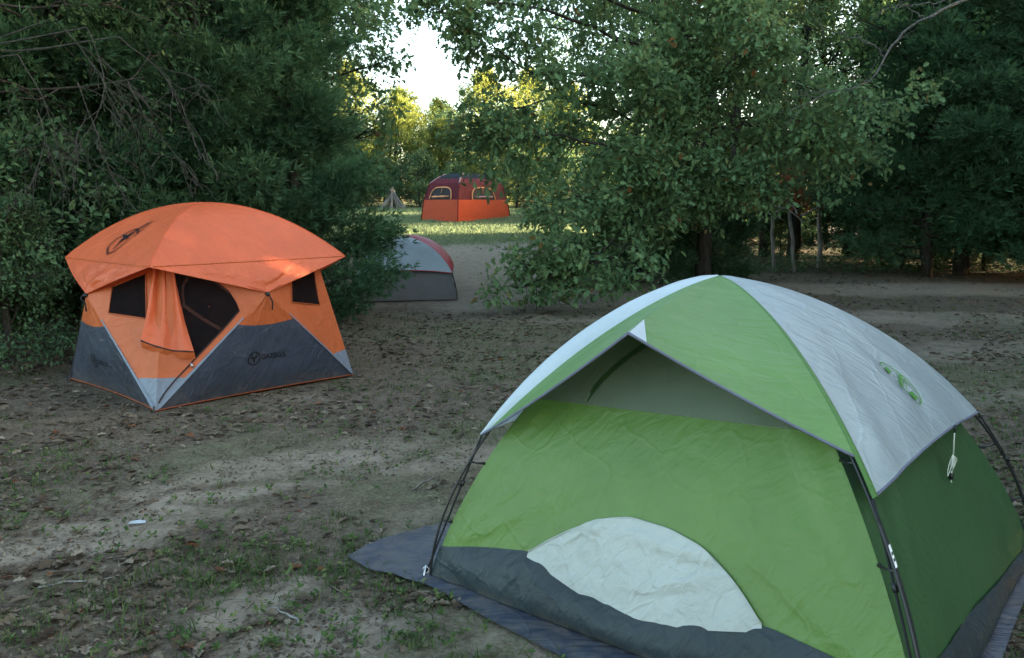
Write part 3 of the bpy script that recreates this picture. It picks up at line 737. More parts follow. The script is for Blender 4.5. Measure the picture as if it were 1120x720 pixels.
def orient(S, c3):
    a_ = np.array(.5); b_ = np.array(.6)
    S.flip = False
    if np.dot(S.nrm(a_, b_), S.S(a_, b_) - np.asarray(c3, float)) < 0: S.flip = True
    return S

def panel(name, S, mat, parent, org, u=(0, 1), t=(0, 1), nu=40, nt=40, off=0., tlo=None, thi=None):
    """grid over a Surf; tlo/thi may be functions of u"""
    U = np.linspace(u[0], u[1], nu)[:, None] * np.ones((1, nt))
    k = np.linspace(0, 1, nt)[None]
    a = tlo(U[:, :1]) if tlo else t[0]; b = thi(U[:, :1]) if thi else t[1]
    T = a + (b - a) * k
    P = S(U, T, off).reshape(-1, 3) - np.asarray(org, float)
    i = (np.arange(nu - 1)[:, None] * nt + np.arange(nt - 1)[None]).ravel()
    return link(name, mesh_k(name, P, np.stack([i, i + nt, i + nt + 1, i + 1], -1), True), mat, parent)

def stroke(S, uv, w, off, V, F, uvs_closed=False):
    """flat line of width w following uv points on a surface"""
    uv = np.asarray(uv, float); n = len(uv)
    P = S(uv[:, 0], uv[:, 1], off); Nn = S.nrm(uv[:, 0], uv[:, 1])
    T = np.gradient(P, axis=0); B = np.cross(Nn, T); B /= (np.linalg.norm(B, axis=1, keepdims=True) + 1e-12)
    w = np.broadcast_to(np.asarray(w, float), (n,))[:, None]
    b = sum(len(v) for v in V)
    V.append(np.stack([P - B * w / 2, P + B * w / 2], 1).reshape(-1, 3))
    for i in range(n - 1): F.append((b + 2 * i, b + 2 * i + 1, b + 2 * i + 3, b + 2 * i + 2))

def text_mesh(txt, size, bold=0.):
    c = bpy.data.curves.new('t', 'FONT'); c.body = txt; c.size = size; c.align_x = 'CENTER'; c.align_y = 'CENTER'; c.resolution_u = 2; c.offset = bold
    o = bpy.data.objects.new('t', c); COL.objects.link(o)
    me = bpy.data.meshes.new_from_object(o.evaluated_get(bpy.context.evaluated_depsgraph_get()))
    v = np.array([x.co[:] for x in me.vertices]); f = [tuple(q.vertices) for q in me.polygons]
    bpy.data.objects.remove(o); bpy.data.curves.remove(c); bpy.data.meshes.remove(me)
    return v[:, :2], f

def frame_map(S, u0, t0, right, off):
    """maps flat (a,b) metres round (u0,t0) onto the surface, a along `right`"""
    e = 1e-3
    p0 = S.S(np.array(u0), np.array(t0)); Su = (S.S(np.array(u0 + e), np.array(t0)) - p0) / e; St = (S.S(np.array(u0), np.array(t0 + e)) - p0) / e
    n = S.nrm(np.array(u0), np.array(t0))
    r = np.asarray(right, float); r = r - n * (r @ n); r /= np.linalg.norm(r); up = np.cross(n, r)
    A = np.linalg.pinv(np.stack([Su, St], 1))
    def f(ab):
        d = ab[:, :1] * r + ab[:, 1:2] * up
        uv = d @ A.T
        return S(u0 + uv[:, 0], t0 + uv[:, 1], off)
    return f

def ellipse(rx, ry, n=40, cx=0, cy=0, a0=0, a1=2 * pi):
    a = np.linspace(a0, a1, n); return np.stack([cx + rx * np.cos(a), cy + ry * np.sin(a)], -1)

def ribbon2(ab, w):
    """flat ribbon in the plane along a polyline"""
    ab = np.asarray(ab, float); T = np.gradient(ab, axis=0); B = np.stack([-T[:, 1], T[:, 0]], -1); B /= (np.linalg.norm(B, axis=1, keepdims=True) + 1e-12)
    n = len(ab)
    w = np.broadcast_to(np.asarray(w, float), (n,))[:, None]
    v = np.stack([ab - B * w / 2, ab + B * w / 2], 1).reshape(-1, 2)
    return v, [(2 * i, 2 * i + 1, 2 * i + 3, 2 * i + 2) for i in range(n - 1)]

def decal(name, items, fmap, mat, parent, org):
    V = []; F = []; b = 0
    for v, f in items:
        V.append(np.asarray(v, float)); F += [tuple(b + k for k in q) for q in f]; b += len(v)
    P = fmap(np.concatenate(V)) - np.asarray(org, float)
    return link(name, mesh_py(name, P, F), mat, parent)

A3 = np.array
def lerp(a, b, k): return a + (b - a) * k

# ================================================================== green dome tent
GO = A3([1.103, 3.733, 0.])
gL, gN, gR, gB = A3([-.375, 3.575]), A3([1.257, 2.254]), A3([2.581, 3.890]), A3([.949, 5.211])
PK = A3([.948, 3.779]); HZ = 1.363
def gpole(K, t, ins=0., sc_=1., dz=0.):
    t = np.asarray(t, float); c = np.clip(np.cos(t), 0, 1); s_ = np.clip(np.sin(t), 0, 1)
    r = c ** 1.265 * sc_ * (1 - ins * np.sin(2 * t))
    xy = PK + (K - PK) * r[..., None]
    return np.concatenate([xy, (HZ * s_ ** 1.16 + dz * s_)[..., None]], -1)
def tz(z): return math.asin((z / HZ) ** (1 / 1.16))

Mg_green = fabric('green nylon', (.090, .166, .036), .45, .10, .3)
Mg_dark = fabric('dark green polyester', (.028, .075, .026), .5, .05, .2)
Mg_fly = fabric('light green rainfly', (.125, .24, .072), .42, .22, .3)
Mg_sleeve = fabric('deep green sleeve', (.05, .14, .025), .5, .08, .2)
Mg_grey = fabric('silver grey rainfly', (.34, .395, .41), .36, .22, .42)
Mg_white = fabric('pale grey rainfly', (.55, .62, .66), .38, .3, .25)
Mg_vent = fabric('white vent cloth', (.42, .45, .42), .5, .22, .6)
Mg_tub = fabric('slate floor cloth', (.024, .034, .038), .45, .0, .5, .2, .2, .06)
Mg_tarp = fabric('navy ground sheet', (.034, .043, .062), .45, .0, .35, .3, .25, .09)
Mg_mesh = netting('grey green netting', (.21, .26, .19), .45)
Mg_hem = plain('slate hem tape', (.11, .12, .16), .6)
M_black = plain('black rod', (.012, .013, .014), .4, .4)
M_strap = plain('black webbing', (.016, .017, .019), .75, .2)
M_steel = plain('steel peg', (.45, .46, .47), .35, .5, metal=.9)
M_cord = plain('pale cord', (.55, .58, .50), .8, .1)
M_tagw = plain('white tag', (.75, .76, .74), .7, .2)
M_lime = plain('printed green', (.06, .20, .03), .6, .2)
Mg_band = plain('dark green binding', (.025, .055, .02), .7, .15)

GT = thing('dome_tent', 'large green and grey dome tent with a white half moon vent, in the foreground', 'tent', GO)

# inner tent, four walls hung inside the poles
def gwall(Ka, Kb, bow, seed):
    def S(u, t):
        tt = t * pi / 2
        P = gpole(Ka, tt, .085) * (1 - u)[..., None] + gpole(Kb, tt, .085) * u[..., None]
        m_ = (Ka + Kb) / 2 - PK; m_ = A3([*m_, 0]) / np.linalg.norm(m_)
        k = 4 * u * (1 - u) * np.sin(np.clip(t, 0, 1) * pi)
        w = 0
        for uc, tc_ in ((0, .09), (1, .09), (0, .62), (1, .62)):
            r = np.hypot((u - uc) * 1.6, t - tc_) + 1e-4; an = np.arctan2(t - tc_, (u - uc) * (1 if uc == 0 else -1) * 1.6)
            w = w + np.exp(-r * 2.6) * sstep(r, .0, .12) * (vnoise(an * 7, r * 1.1 + uc * 9 + tc_ * 5, seed) - .5)
        return P + m_ * (bow * k + .034 * w * np.clip(np.minimum(u, 1 - u) * 14, 0, 1))[..., None]
    return Surf(S, .0035, (5, 4), seed)
# every wall runs so that the outside normal is +
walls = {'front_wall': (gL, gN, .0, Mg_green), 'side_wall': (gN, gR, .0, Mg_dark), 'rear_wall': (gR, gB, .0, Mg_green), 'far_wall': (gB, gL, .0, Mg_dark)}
def interp(xs, ys):
    xs = np.asarray(xs) ; ys = np.asarray(ys) / (pi / 2)
    xx = np.linspace(0, 1, 201); yy = np.interp(xx, xs, ys); kern = np.hanning(15); kern /= kern.sum()
    yy = np.convolve(np.pad(yy, 7, 'edge'), kern, 'valid')
    return lambda u: np.interp(u, xx, yy)
tub_f = interp([0, .12, .232, .36, .488, .6, .759, .86, 1], [.135, .185, .220, .17, .128, .165, .229, .212, .17])
tub_s = interp([0, .17, .43, .75, 1], [.19, .175, .148, .075, .05])
mesh_f = lambda u: (.712 + .052 * u) / (pi / 2)
GS = {}
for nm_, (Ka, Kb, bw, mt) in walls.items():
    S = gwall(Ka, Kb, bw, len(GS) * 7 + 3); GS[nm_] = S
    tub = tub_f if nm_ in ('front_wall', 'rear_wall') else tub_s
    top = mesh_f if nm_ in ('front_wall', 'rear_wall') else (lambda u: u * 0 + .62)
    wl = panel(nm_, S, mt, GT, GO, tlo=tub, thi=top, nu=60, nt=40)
    Sm = gwall(Ka, Kb, bw, 91); Sm.amp = .001
    panel('netting_panel', Sm, Mg_mesh, GT, GO, tlo=top, thi=lambda u: u * 0 + .985, nu=30, nt=24)
    # floor tub: folds out a little at its foot
    def St(u, t, S=S, tub=tub):
        P = S.S(u, t); m_ = S.nrm(u, np.maximum(t, .03)); m_ = m_ * A3([1, 1, 0])
        k = np.clip(t / np.maximum(tub(u), 1e-3), 0, 1)
        return P + m_ * (.028 * np.sin(k * pi) * (.3 + fbm(u * 5, u * 0 + 1.5, 5, 2)) * np.clip(np.minimum(u, 1 - u) * 8, 0, 1))[..., None] + A3([0, 0, .018])
    Sx = Surf(St, .012, (14, 9), 41)
    panel('floor_tub', Sx, Mg_tub, GT, GO, tlo=lambda u: u * 0, thi=tub, nu=90, nt=24)
    # seam tape between tub and wall
    uu = np.linspace(0, 1, 80); tube('seam', S(uu, tub(uu), .004), .004, Mg_tub, wl, GO, 4)

# half moon vent on the front wall
SF = GS['front_wall']
arc_f = interp([0, .232, .262, .321, .39, .46, .56, .639, .70, .735, .759, 1], [.22, .22, .27, .335, .39, .418, .415, .39, .335, .285, .229, .2])
def ventS(u, t):
    P = SF.S(u, t); h = 0
    for (a0, b0), (a1, b1), k in (((.236, .222), (.42, .232), .9), ((.42, .232), (.72, .235), 1.), ((.29, .17), (.47, .30), .6), ((.47, .30), (.735, .25), .8), ((.48, .14), (.70, .215), .9), ((.46, .30), (.475, .41), .5), ((.50, .29), (.51, .40), .45), ((.36, .17), (.40, .26), .5)):
        dx, dy = a1 - a0, b1 - b0; q = np.clip(((u - a0) * dx + (t - b0) * dy) / (dx * dx + dy * dy), 0, 1)
        d = np.hypot(u - a0 - q * dx, (t - b0 - q * dy) * .9)
        h = h + .012 * k * np.exp(-(d / .011) ** 2) * np.sin(q * pi) ** .5
    return P + SF.nrm(u, t) * h[..., None]
Sv = Surf(ventS, .007, (5, 7), 77)
vent = panel('door_vent', Sv, Mg_vent, GT, GO, u=(.234, .757), tlo=lambda u: tub_f(u) - .004, thi=lambda u: np.maximum(arc_f(u), tub_f(u)), nu=130, nt=60, off=.012)
uu = np.linspace(.234, .757, 60); tube('piping', SF(uu, np.maximum(arc_f(uu), tub_f(uu)), .013), .0035, Mg_vent, vent, GO, 4)
# zip band of the doorway behind the netting
V_, F_ = [], []
du = np.linspace(0, .6, 50); bu = .198 + du * (.79 - .198); bt_ = .735 / (pi / 2) + (.36 / (pi / 2)) * np.clip(np.sin(du * pi), 0, 1) ** .55
stroke(SF, np.stack([bu, bt_], -1), .026, .004, V_, F_)
link('zip_band', mesh_py('zip_band', np.concatenate(V_) - GO, F_), Mg_band, GT)
panel('inner_netting', Surf(SF.S, .001, (5, 5), 5), netting('dense netting', (.032, .048, .034), .9), GT, GO, u=(.205, .785), tlo=mesh_f, thi=lambda u: (.735 + .36 * np.clip(np.sin((u - .198) / .592 * pi), 0, 1) ** .55) / (pi / 2), nu=40, nt=16, off=-.012)

# rainfly
FS, FD = 1.015, .014
def fpole(K, t): return gpole(K, t, 0, FS, FD)
TIP = A3([.43, 3.0, 1.232]); APX = A3([*PK, HZ + FD])
def top_t(s, t0): return pi / 2 + (t0 - pi / 2) * s
def strut(s):
    P = lerp(APX, TIP, s[..., None]); P[..., 2] += .10 * s * (1 - s); return P
def sideways(K, Kto, s, w):
    d = A3([*(Kto - K), 0]); d /= np.linalg.norm(d); return d * w[..., None]
tL, tN1, tN2, tR, tB = tz(.66), tz(.845), tz(.735), tz(.70), tz(.70)
def seamL(s): return fpole(gL, top_t(s, tL)) + sideways(gL, gN, s, .095 * np.clip(np.sin(np.clip(s, 0, 1) * pi), 0, 1) ** .7) + A3([0, 0, .002])
def seamN(s): return fpole(gN, top_t(s, tN1)) + sideways(gN, gR, s, -.004 * s)
Sfl = Surf(lambda u, s: lerp(seamL(s), strut(s), u[..., None]) - A3([0, 0, .05]) * (4 * u * (1 - u) * s * (1 - s * .75))[..., None], .0025, (5, 4), 13)
Sfr = Surf(lambda u, s: lerp(strut(s), seamN(s), u[..., None]) - A3([0, 0, .045]) * (4 * u * (1 - u) * s * (1 - s * .75))[..., None], .003, (6, 4), 14)
GC3 = GO + A3([0, 0, .4])
for q_ in list(GS.values()) + [SF, Sv, Sfl, Sfr]: orient(q_, GC3)
fly = thing('rainfly', None, None, (0, 0, 0)); fly.parent = GT
f1_ = panel('front_panel', Sfl, Mg_fly, fly, GO, nu=40, nt=50)
panel('front_panel', Sfr, Mg_fly, fly, GO, nu=40, nt=50)
# green sleeve along the near pole, then the grey side
def seamN2(s):
    return fpole(gN, top_t(s, tN2)) + sideways(gN, gR, s, .012 + .034 * s)
def edgeN(s):
    t1 = top_t(s, tN2); return fpole(gN, t1) + sideways(gN, gR, s, -.004 * s)
panel('pole_sleeve', Surf(lambda u, s: lerp(edgeN(s), seamN2(s), u[..., None]) + A3([.3, -.2, .3]) * (.02 * np.sin(u * pi) * s)[..., None], .001, (3, 8), 15), Mg_sleeve, fly, GO, nu=8, nt=60)
def bulge(Ka, Kb, k):
    m_ = (Ka + Kb) / 2 - PK; m_ = A3([*m_, 0]) / np.linalg.norm(m_) * .7; m_[2] = .7
    return m_ * k[..., None]
Sgs = Surf(lambda u, s: lerp(seamN2(s), fpole(gR, top_t(s, tR)), u[..., None]) + bulge(gN, gR, .05 * 4 * u * (1 - u) * s * (1.15 - s)) + A3([0, 0, .035]) * (np.sin(u * pi) * np.clip(s - .75, 0, 1) * 4)[..., None] + A3([.4, -.3, .5]) * ((vnoise(u * 9 + s * 1.2, s * 1.5, 44) - .5) * .09 * sstep(s, .45, 1.) * np.sin(u * pi) ** .5)[..., None], .006, (5, 3), 16)
orient(Sgs, GC3)
sidep = panel('side_panel', Sgs, Mg_grey, fly, GO, nu=60, nt=60)
Srs = Surf(lambda u, s: lerp(fpole(gR, top_t(s, tR)), fpole(gB, top_t(s, tB)), u[..., None]), .003, (5, 4), 17)
panel('rear_panel', Srs, Mg_fly, fly, GO)
def whiteS(u, s):
    a = fpole(gB, top_t(s, tB)); b = fpole(gL, top_t(s, tL)); c = seamL(s)
    k = np.clip(u / .85, 0, 1)[..., None]; j = np.clip((u - .85) / .15, 0, 1)[..., None]
    return np.where(u[..., None] < .85, lerp(a, b, k), lerp(b, c, j) + A3([-.3, -.3, .4]) * .012 * np.sin(j * pi)) + bulge(gB, gL, .10 * np.sin(np.clip(u, 0, 1) * pi) * s * (1.2 - s))
panel('side_panel', Surf(whiteS, .003, (5, 4), 18), Mg_white, fly, GO, nu=60, nt=50)
# hems
s1 = np.linspace(0, 1, 30); one = np.ones(30)
for a_ in (Sfl(s1, one), Sfr(s1, one)): tube('hem', a_, .006, Mg_hem, fly, GO, 5)
tube('hem', Sgs(s1, one), .006, Mg_hem, fly, GO, 5)
# brow strut and its white reinforcing patch
tube('brow_strut', strut(np.linspace(.05, 1, 20)) - A3([0, 0, .008]), .005, M_black, fly, GO, 5)
def patch_mesh():
    V = []; F = []
    a = Sfl(np.array([1., .94, 1.]), np.array([.86, 1., 1.]), .004); b = Sfr(np.array([.0, .085, .0]), np.array([.86, 1., 1.]), .004)
    return mesh_py('corner_patch', np.concatenate([a, b]) - GO, [(0, 1, 2), (3, 5, 4)])
link('corner_patch', patch_mesh(), Mg_white, fly)

# emblem on the grey side
gR_N = A3([*(gR - gN), 0.])
fm = frame_map(Sgs, .561, .80, gR_N, .007)
ring = ribbon2(ellipse(.066, .112, 48), .0065)
tv, tf = text_mesh('Coleman', .036, .0016)
band = [(A3([(-.06, .022), (.06, .022)]), .004), (A3([(-.06, -.022), (.06, -.022)]), .004)]
ca, sa = cos(.45), sin(.45); rot = lambda v: v @ A3([[ca, sa], [-sa, ca]])
items = [ring, (rot(tv), tf)] + [tuple(ribbon2(rot(a_), w_)) for a_, w_ in band]
poly = lambda P: (A3(P), [tuple(range(len(P)))])
items += [poly([(-.016, .088), (.016, .088), (.022, .058), (-.022, .058)]), poly([(-.026, -.048), (.026, -.054), (.020, -.090), (-.020, -.090)]), tuple(ribbon2([(-.04, .042), (-.045, .03)], .006)), tuple(ribbon2([(.042, .03), (.045, -.03)], .005))]
decal('emblem', items, fm, M_lime, sidep, GO)

# poles, straps, ropes
tt = np.linspace(0, pi / 2, 36)
for Ka, Kb in ((gL, gR), (gN, gB)):
    P = np.concatenate([gpole(Ka, tt), gpole(Kb, tt[::-1])[1:]]); tube('pole', P, .0058, M_black, GT, GO, 7)
for Ka in (gN, gR, gL, gB):       # clips and corner straps
    o_ = A3([*(Ka - PK), 0.]); o_ /= np.linalg.norm(o_)
    for z in (.28, .55, .83):
        a = gpole(Ka, tz(z)); b = gpole(Ka, tz(z - .015), .085)
        tube('pole_clip', [a + o_ * .004, lerp(a, b, .5) + (0, 0, -.004), b], [.006, .004, .008], M_black, GT, GO, 5)
    ztip = {0: .735, 1: .70, 2: .66, 3: .70}[[gN, gR, gL, gB].index(Ka) if False else [id(q) for q in (gN, gR, gL, gB)].index(id(Ka))]
    tip = fpole(Ka, tz(ztip)); foot = A3([*(Ka + o_[:2] * .02), .03])
    pts = np.array([lerp(tip, foot, k) + o_ * .05 * sin(k * pi) * (0 if Ka is gL else (1 if Ka is not gN else .2)) for k in np.linspace(0, 1, 14)])
    tube('corner_strap', pts, .0048, M_strap, GT, GO, 5)
    b0 = lerp(pts[4], pts[5], .5)
    tube('buckle', [b0 - (pts[5] - pts[4]) * .25, b0 + (pts[5] - pts[4]) * .25], .010, M_black, GT, GO, 5)
    # peg through the corner ring
    pg = Tubes(); pg.add([foot + (0, 0, .035), foot + o_ * .03 + (0, 0, -.12)], .0042, 6)
    a_ = np.linspace(0, 2 * pi, 13); pg.add(np.stack([foot[0] + .014 * np.cos(a_), foot[1] + 0 * a_, foot[2] + .012 + .014 * np.sin(a_)], -1), .0035, 5, False)
    pg.build('tent_peg', M_steel, GT, GO)
# webbing and white tag along the near pole
o_ = A3([*(gN - PK), 0.]); o_ /= np.linalg.norm(o_); sd_ = A3([*(gR - gN), 0.]); sd_ /= np.linalg.norm(sd_)
zz_ = np.linspace(.74, .06, 30); wp = np.array([gpole(gN, tz(z)) + o_ * .003 + sd_ * .018 * (1 - abs(z - .4)) for z in zz_])
wv = np.stack([wp - sd_ * .010, wp + sd_ * .012], 1).reshape(-1, 3) - GO
link('pole_webbing', mesh_py('pole_webbing', wv, [(2 * i, 2 * i + 1, 2 * i + 3, 2 * i + 2) for i in range(29)]), M_strap, GT)
tg = []
for z in (.618, .56):
    q = gpole(gN, tz(z)) + o_ * .009 + sd_ * .012; tg += [q - sd_ * .010, q + sd_ * .010]
tagm = link('care_tag', mesh_py('care_tag', A3(tg) - GO, [(0, 1, 3, 2)]), M_tagw, GT)
tq = []
for z in (.600, .592, .584, .576):
    q = gpole(gN, tz(z)) + o_ * .0105 + sd_ * .012; tq += [q - sd_ * .006, q + sd_ * .006]
link('tag_print', mesh_py('tag_print', A3(tq) - GO, [(0, 1, 3, 2), (4, 5, 7, 6)]), M_black, tagm)
# bundled pale cord hanging from the grey hem
h0 = Sgs(np.array(.61), np.array(1.)) ; on = A3([*((gN + gR) / 2 - PK), 0.]); on /= np.linalg.norm(on); h0 = h0 + on * .012
ct = Tubes()
ct.add([h0, h0 + (0, 0, -.05), h0 + (.003, 0, -.115)], .0035, 5)
for k in range(6):
    a = (k - 2.5) * .021
    ct.add(spline([h0 + (0, 0, -.115), h0 + sd_ * (a - .014) + on * .008 * (k % 2) + (0, 0, -.15), h0 + sd_ * (a * 1.3) + (0, 0, -.195 + .012 * (k % 3)), h0 + sd_ * (a + .012) + on * .006 + (0, 0, -.15), h0 + (0, 0, -.118)], 14), .0019, 5)
ct.add([h0 + sd_ * .008 + (0, 0, -.19), h0 + (0, 0, -.215), h0 + (.004, 0, -.24)], .0032, 5)
ct.build('tie_cord', M_cord, GT, GO)
tube('cord_toggle', [h0 + (0, 0, -.198), h0 + (.003, 0, -.225)], .009, M_black, GT, GO, 6)
tube('cord_loop', [h0 + (0, 0, .012), h0 + (0, 0, -.02)], .005, M_black, GT, GO, 5)

# ground sheet under the tent
TO = A3([1.1, 3.7, 0.])
edge = [(-.81, 3.815), (-.66, 3.64), (-.50, 3.555), (-.345, 3.46), (-.08, 3.165), (.20, 2.89), (.62, 2.5), (1.0, 2.18), (1.33, 2.05), (1.55, 2.48), (1.88, 2.92), (2.28, 3.42), (2.68, 3.9), (2.6, 4.1), (2.1, 4.6), (1.5, 5.4), (.9, 5.55), (.4, 5.1), (-.1, 4.55), (-.30, 4.27), (-.5, 4.12), (-.66, 4.0)]
ed_ = spline(np.array([(*q, 0) for q in edge] + [(-.72, 3.93, 0), (*edge[0], 0)]), 150)[:-1]
nr = 40; Vt = []
c0 = A3([1.1, 3.7, 0])
for k in np.linspace(0, 1, nr):
    q = lerp(c0, ed_, k); z = ground_z(q[:, 0], q[:, 1]) + .016 + .022 * fbm(q[:, 0] * 3.2 + q[:, 1] * 1.2, q[:, 1] * 3.2, 88, 3) * (1 if k < .97 else .55)
    Vt.append(np.stack([q[:, 0], q[:, 1], z], -1))
Vt = np.concatenate(Vt) - TO; m_ = len(ed_); Ft = []
for k in range(nr - 1):
    i = np.arange(m_); j = (i + 1) % m_
    Ft.append(np.stack([k * m_ + i, (k + 1) * m_ + i, (k + 1) * m_ + j, k * m_ + j], -1))
tp = link('ground_tarp', mesh_k('ground_tarp', Vt, np.concatenate(Ft), True), Mg_tarp); tp.location = TO
props(tp, 'dark blue grey ground sheet sticking out from under the green tent', 'tarp')

# ================================================================== orange hub tent
oc = A3([-2.965, 8.011]); oa = .826; os_, ot_ = 2.003, 1.887; ZR, OH, OK_, ZH, OFF = 1.199, 1.718, .966, .915, .132
oe1 = A3([cos(oa), sin(oa)]); oe2 = A3([-sin(oa), cos(oa)])
OG = {'C': oc - oe1 * os_ / 2 - oe2 * ot_ / 2, 'D': oc + oe1 * os_ / 2 - oe2 * ot_ / 2, 'B': oc + oe1 * os_ / 2 + oe2 * ot_ / 2, 'A': oc - oe1 * os_ / 2 + oe2 * ot_ / 2}
gr3 = {k: A3([*v, .01]) for k, v in OG.items()}
rf3 = {k: A3([*(oc + (v - oc) * OK_), ZR]) for k, v in OG.items()}
wt3 = {k: A3([*(oc + (v - oc) * .76), ZR - .01]) for k, v in OG.items()}
hub = {('C', 'D'): A3([*(oc - oe2 * (ot_ / 2 + OFF)), ZH]), ('A', 'C'): A3([*(oc - oe1 * (os_ / 2 + OFF)), ZH]), ('D', 'B'): A3([*(oc + oe1 * (os_ / 2 + OFF)), ZH]), ('B', 'A'): A3([*(oc + oe2 * (ot_ / 2 + OFF)), ZH])}
OO = A3([*oc, 0.])
Mo_or = fabric('orange wall cloth', (.53, .120, .036), .5, .2, .35)
Mo_roof = fabric('orange roof cloth', (.64, .130, .048), .45, .22, .35)
Mo_slate = fabric('slate skirt cloth', (.045, .054, .075), .32, .02, .5, .4, .25, .2)
Mo_light = fabric('light grey trim cloth', (.17, .20, .245), .45, .1, .4)
Mo_mesh = netting('black netting', (.008, .008, .009), .91)
M_ink = plain('black print', (.008, .008, .009), .6, .2)
M_zip = plain('dark zip', (.03, .015, .012), .6, .3)
OT = thing('hub_tent', 'orange cabin style hub tent with slate skirt and half open door flap', 'tent', OO)

def oarc(k, s):
    r = rf3[k]; s = np.asarray(s, float)
    return np.concatenate([oc + (r[:2] - oc) * s[..., None], (OH - (OH - ZR) * s ** 2.05)[..., None]], -1)
roofS = {}
for i, (a, b) in enumerate((('A', 'C'), ('C', 'D'), ('D', 'B'), ('B', 'A'))):
    S = Surf(lambda u, s, a=a, b=b: lerp(oarc(a, s), oarc(b, s), u[..., None]) - A3([0, 0, .03]) * (4 * u * (1 - u) * s * (1.2 - s))[..., None], .006, (6, 4), 30 + i)
    roofS[a + b] = orient(S, OO + A3([0, 0, .8]))
    rp = panel('roof_panel', S, Mo_roof, OT, OO, t=(.004, 1), nu=50, nt=50)
    roofS[a + b + 'o'] = rp
    h = hub[(a, b)]
    # valance dropping from the roof edge to the hub
    Sv_ = Surf(lambda u, t, a=a, b=b, h=h: lerp(lerp(rf3[a], rf3[b], u[..., None]), h + A3([0, 0, .012]), t[..., None]) + (A3([*(h[:2] - oc), 0]) / np.linalg.norm(h[:2] - oc)) * (.02 * np.sin(t * pi) + .02 * np.sin(u * pi) * (1 - t))[..., None] + A3([*(h[:2] - oc), 0]) / np.linalg.norm(h[:2] - oc) * (.05 * (vnoise(u * 8, t * 2.5 + u * 3, 17 + i) - .5) * np.sin(u * pi) * np.sin(t * pi))[..., None], .012, (8, 6), 50 + i)
    panel('valance', Sv_, Mo_roof, OT, OO, t=(0, .999), nu=50, nt=30)
    uq_ = np.linspace(.02, .98, 30); tube('roof_seam', Sv_(uq_, uq_ * 0) + A3([0, 0, .002]), .006, Mo_or, OT, OO, 5)
    tq_ = np.linspace(0, 1, 30)
    for e_ in (0., 1.): tube('roof_seam', lerp(rf3[a if e_ == 0 else b], h + A3([0, 0, .012]), tq_[:, None]), .004, Mo_roof, OT, OO, 4)
    tube('roof_seam', oarc(a, np.linspace(0, 1, 24)) + A3([0, 0, .003]), .004, Mo_roof, OT, OO, 5)

def fan(Cg, Hh, Rr, push, seed, amp=.004):
    """side triangle, a from hub (0) to roof corner (1), b from ground corner (0) outward"""
    n = np.cross(Hh - Cg, Rr - Cg); n /= np.linalg.norm(n)
    if n[:2] @ (Hh[:2] + Rr[:2] - 2 * oc) < 0: n = -n
    return Surf(lambda a, b: Cg + (lerp(Hh, Rr, a[..., None]) - Cg) * b[..., None] + n * (push * 4 * a * (1 - a) * np.sin(np.clip(b, 0, 1) * pi))[..., None], amp, (5, 5), seed), n
FAN = {}
k_ = 0
for (a, b), h in hub.items():
    for c_ in (a, b):
        S, n = fan(gr3[c_], h, wt3[c_], -.012, 60 + k_); k_ += 1
        flip = np.dot(S.nrm(np.array(.5), np.array(.5)), n) < 0
        S.flip = flip
        FAN[(a, b, c_)] = S
        zl = .26
        lo = lambda u: .245 + .02 * np.cos(u * 3)
        nm_ = 'wall_panel'
        w_ = panel(nm_, S, Mo_or, OT, OO, tlo=lo, thi=lambda u: u * 0 + 1., nu=30, nt=40)
        panel('corner_trim', S, Mo_light, OT, OO, t=(0.003, .24), thi=lo, tlo=lambda u: u * 0 + .004, nu=14, nt=14)
        # pale piping along the edge to the hub
        q = np.linspace(.0, .78, 24); stV, stF = [], []
        stroke(S, np.stack([q * 0 + .012, q], -1), .028 * (1 - q * .8), .006, stV, stF)
        link('piping', mesh_py('piping', np.concatenate(stV) - OO, stF), Mo_light, OT)
    tpS = Surf(lambda u, t, a=a, b=b, h=h: lerp(lerp(wt3[a], wt3[b], u[..., None]), h, t[..., None]), .003, (5, 5), 66)
    panel('wall_panel', tpS, Mo_or, OT, OO, t=(0, .99), nu=14, nt=12)
    # bottom triangle: skirt below, orange above
    Sb = Surf(lambda u, t, a=a, b=b, h=h: lerp(lerp(gr3[a], gr3[b], u[..., None]), h, t[..., None]) + A3([*(h[:2] - oc), 0]) / np.linalg.norm(h[:2] - oc) * (.02 * np.sin(u * pi) * np.sin(t * pi) - .05 * 4 * u * (1 - u) * (1 - t) ** 6)[..., None], .008, (7, 4), 70 + k_)
    if np.dot(Sb.nrm(np.array(.5), np.array(.3)), A3([*(h[:2] - oc), .2])) < 0: Sb.flip = True
    FAN[(a, b)] = Sb
    ts = lambda u: .725 - .03 * np.cos((u - .5) * 3)
    sk = panel('skirt', Sb, Mo_slate, OT, OO, thi=ts, tlo=lambda u: u * 0, nu=60, nt=34); FAN[(a, b, 'o')] = sk
    panel('wall_panel', Sb, Mo_or, OT, OO, tlo=ts, thi=lambda u: u * 0 + .999, nu=30, nt=14)
    uu = np.linspace(0, 1, 40); tube('hem', Sb(uu, uu * 0) + A3([0, 0, .004]), .006, Mo_or, OT, OO, 4)
    # hub cap with its black pull strap
    hd = A3([*(h[:2] - oc), 0]); hd /= np.linalg.norm(hd)
    hb = tube('hub_cap', [h - hd * .01, h + hd * .012, h + hd * .03], [.022, .02, .008], M_black, OT, OO, 8)
    tube('pull_strap', spline([h + hd * .03, h + hd * .045 + A3([0, 0, -.03]), h + hd * .035 + A3([.02, 0, -.06]), h + hd * .03 + A3([.022, 0, -.14])], 12), .007, M_strap, hb, OO, 5)

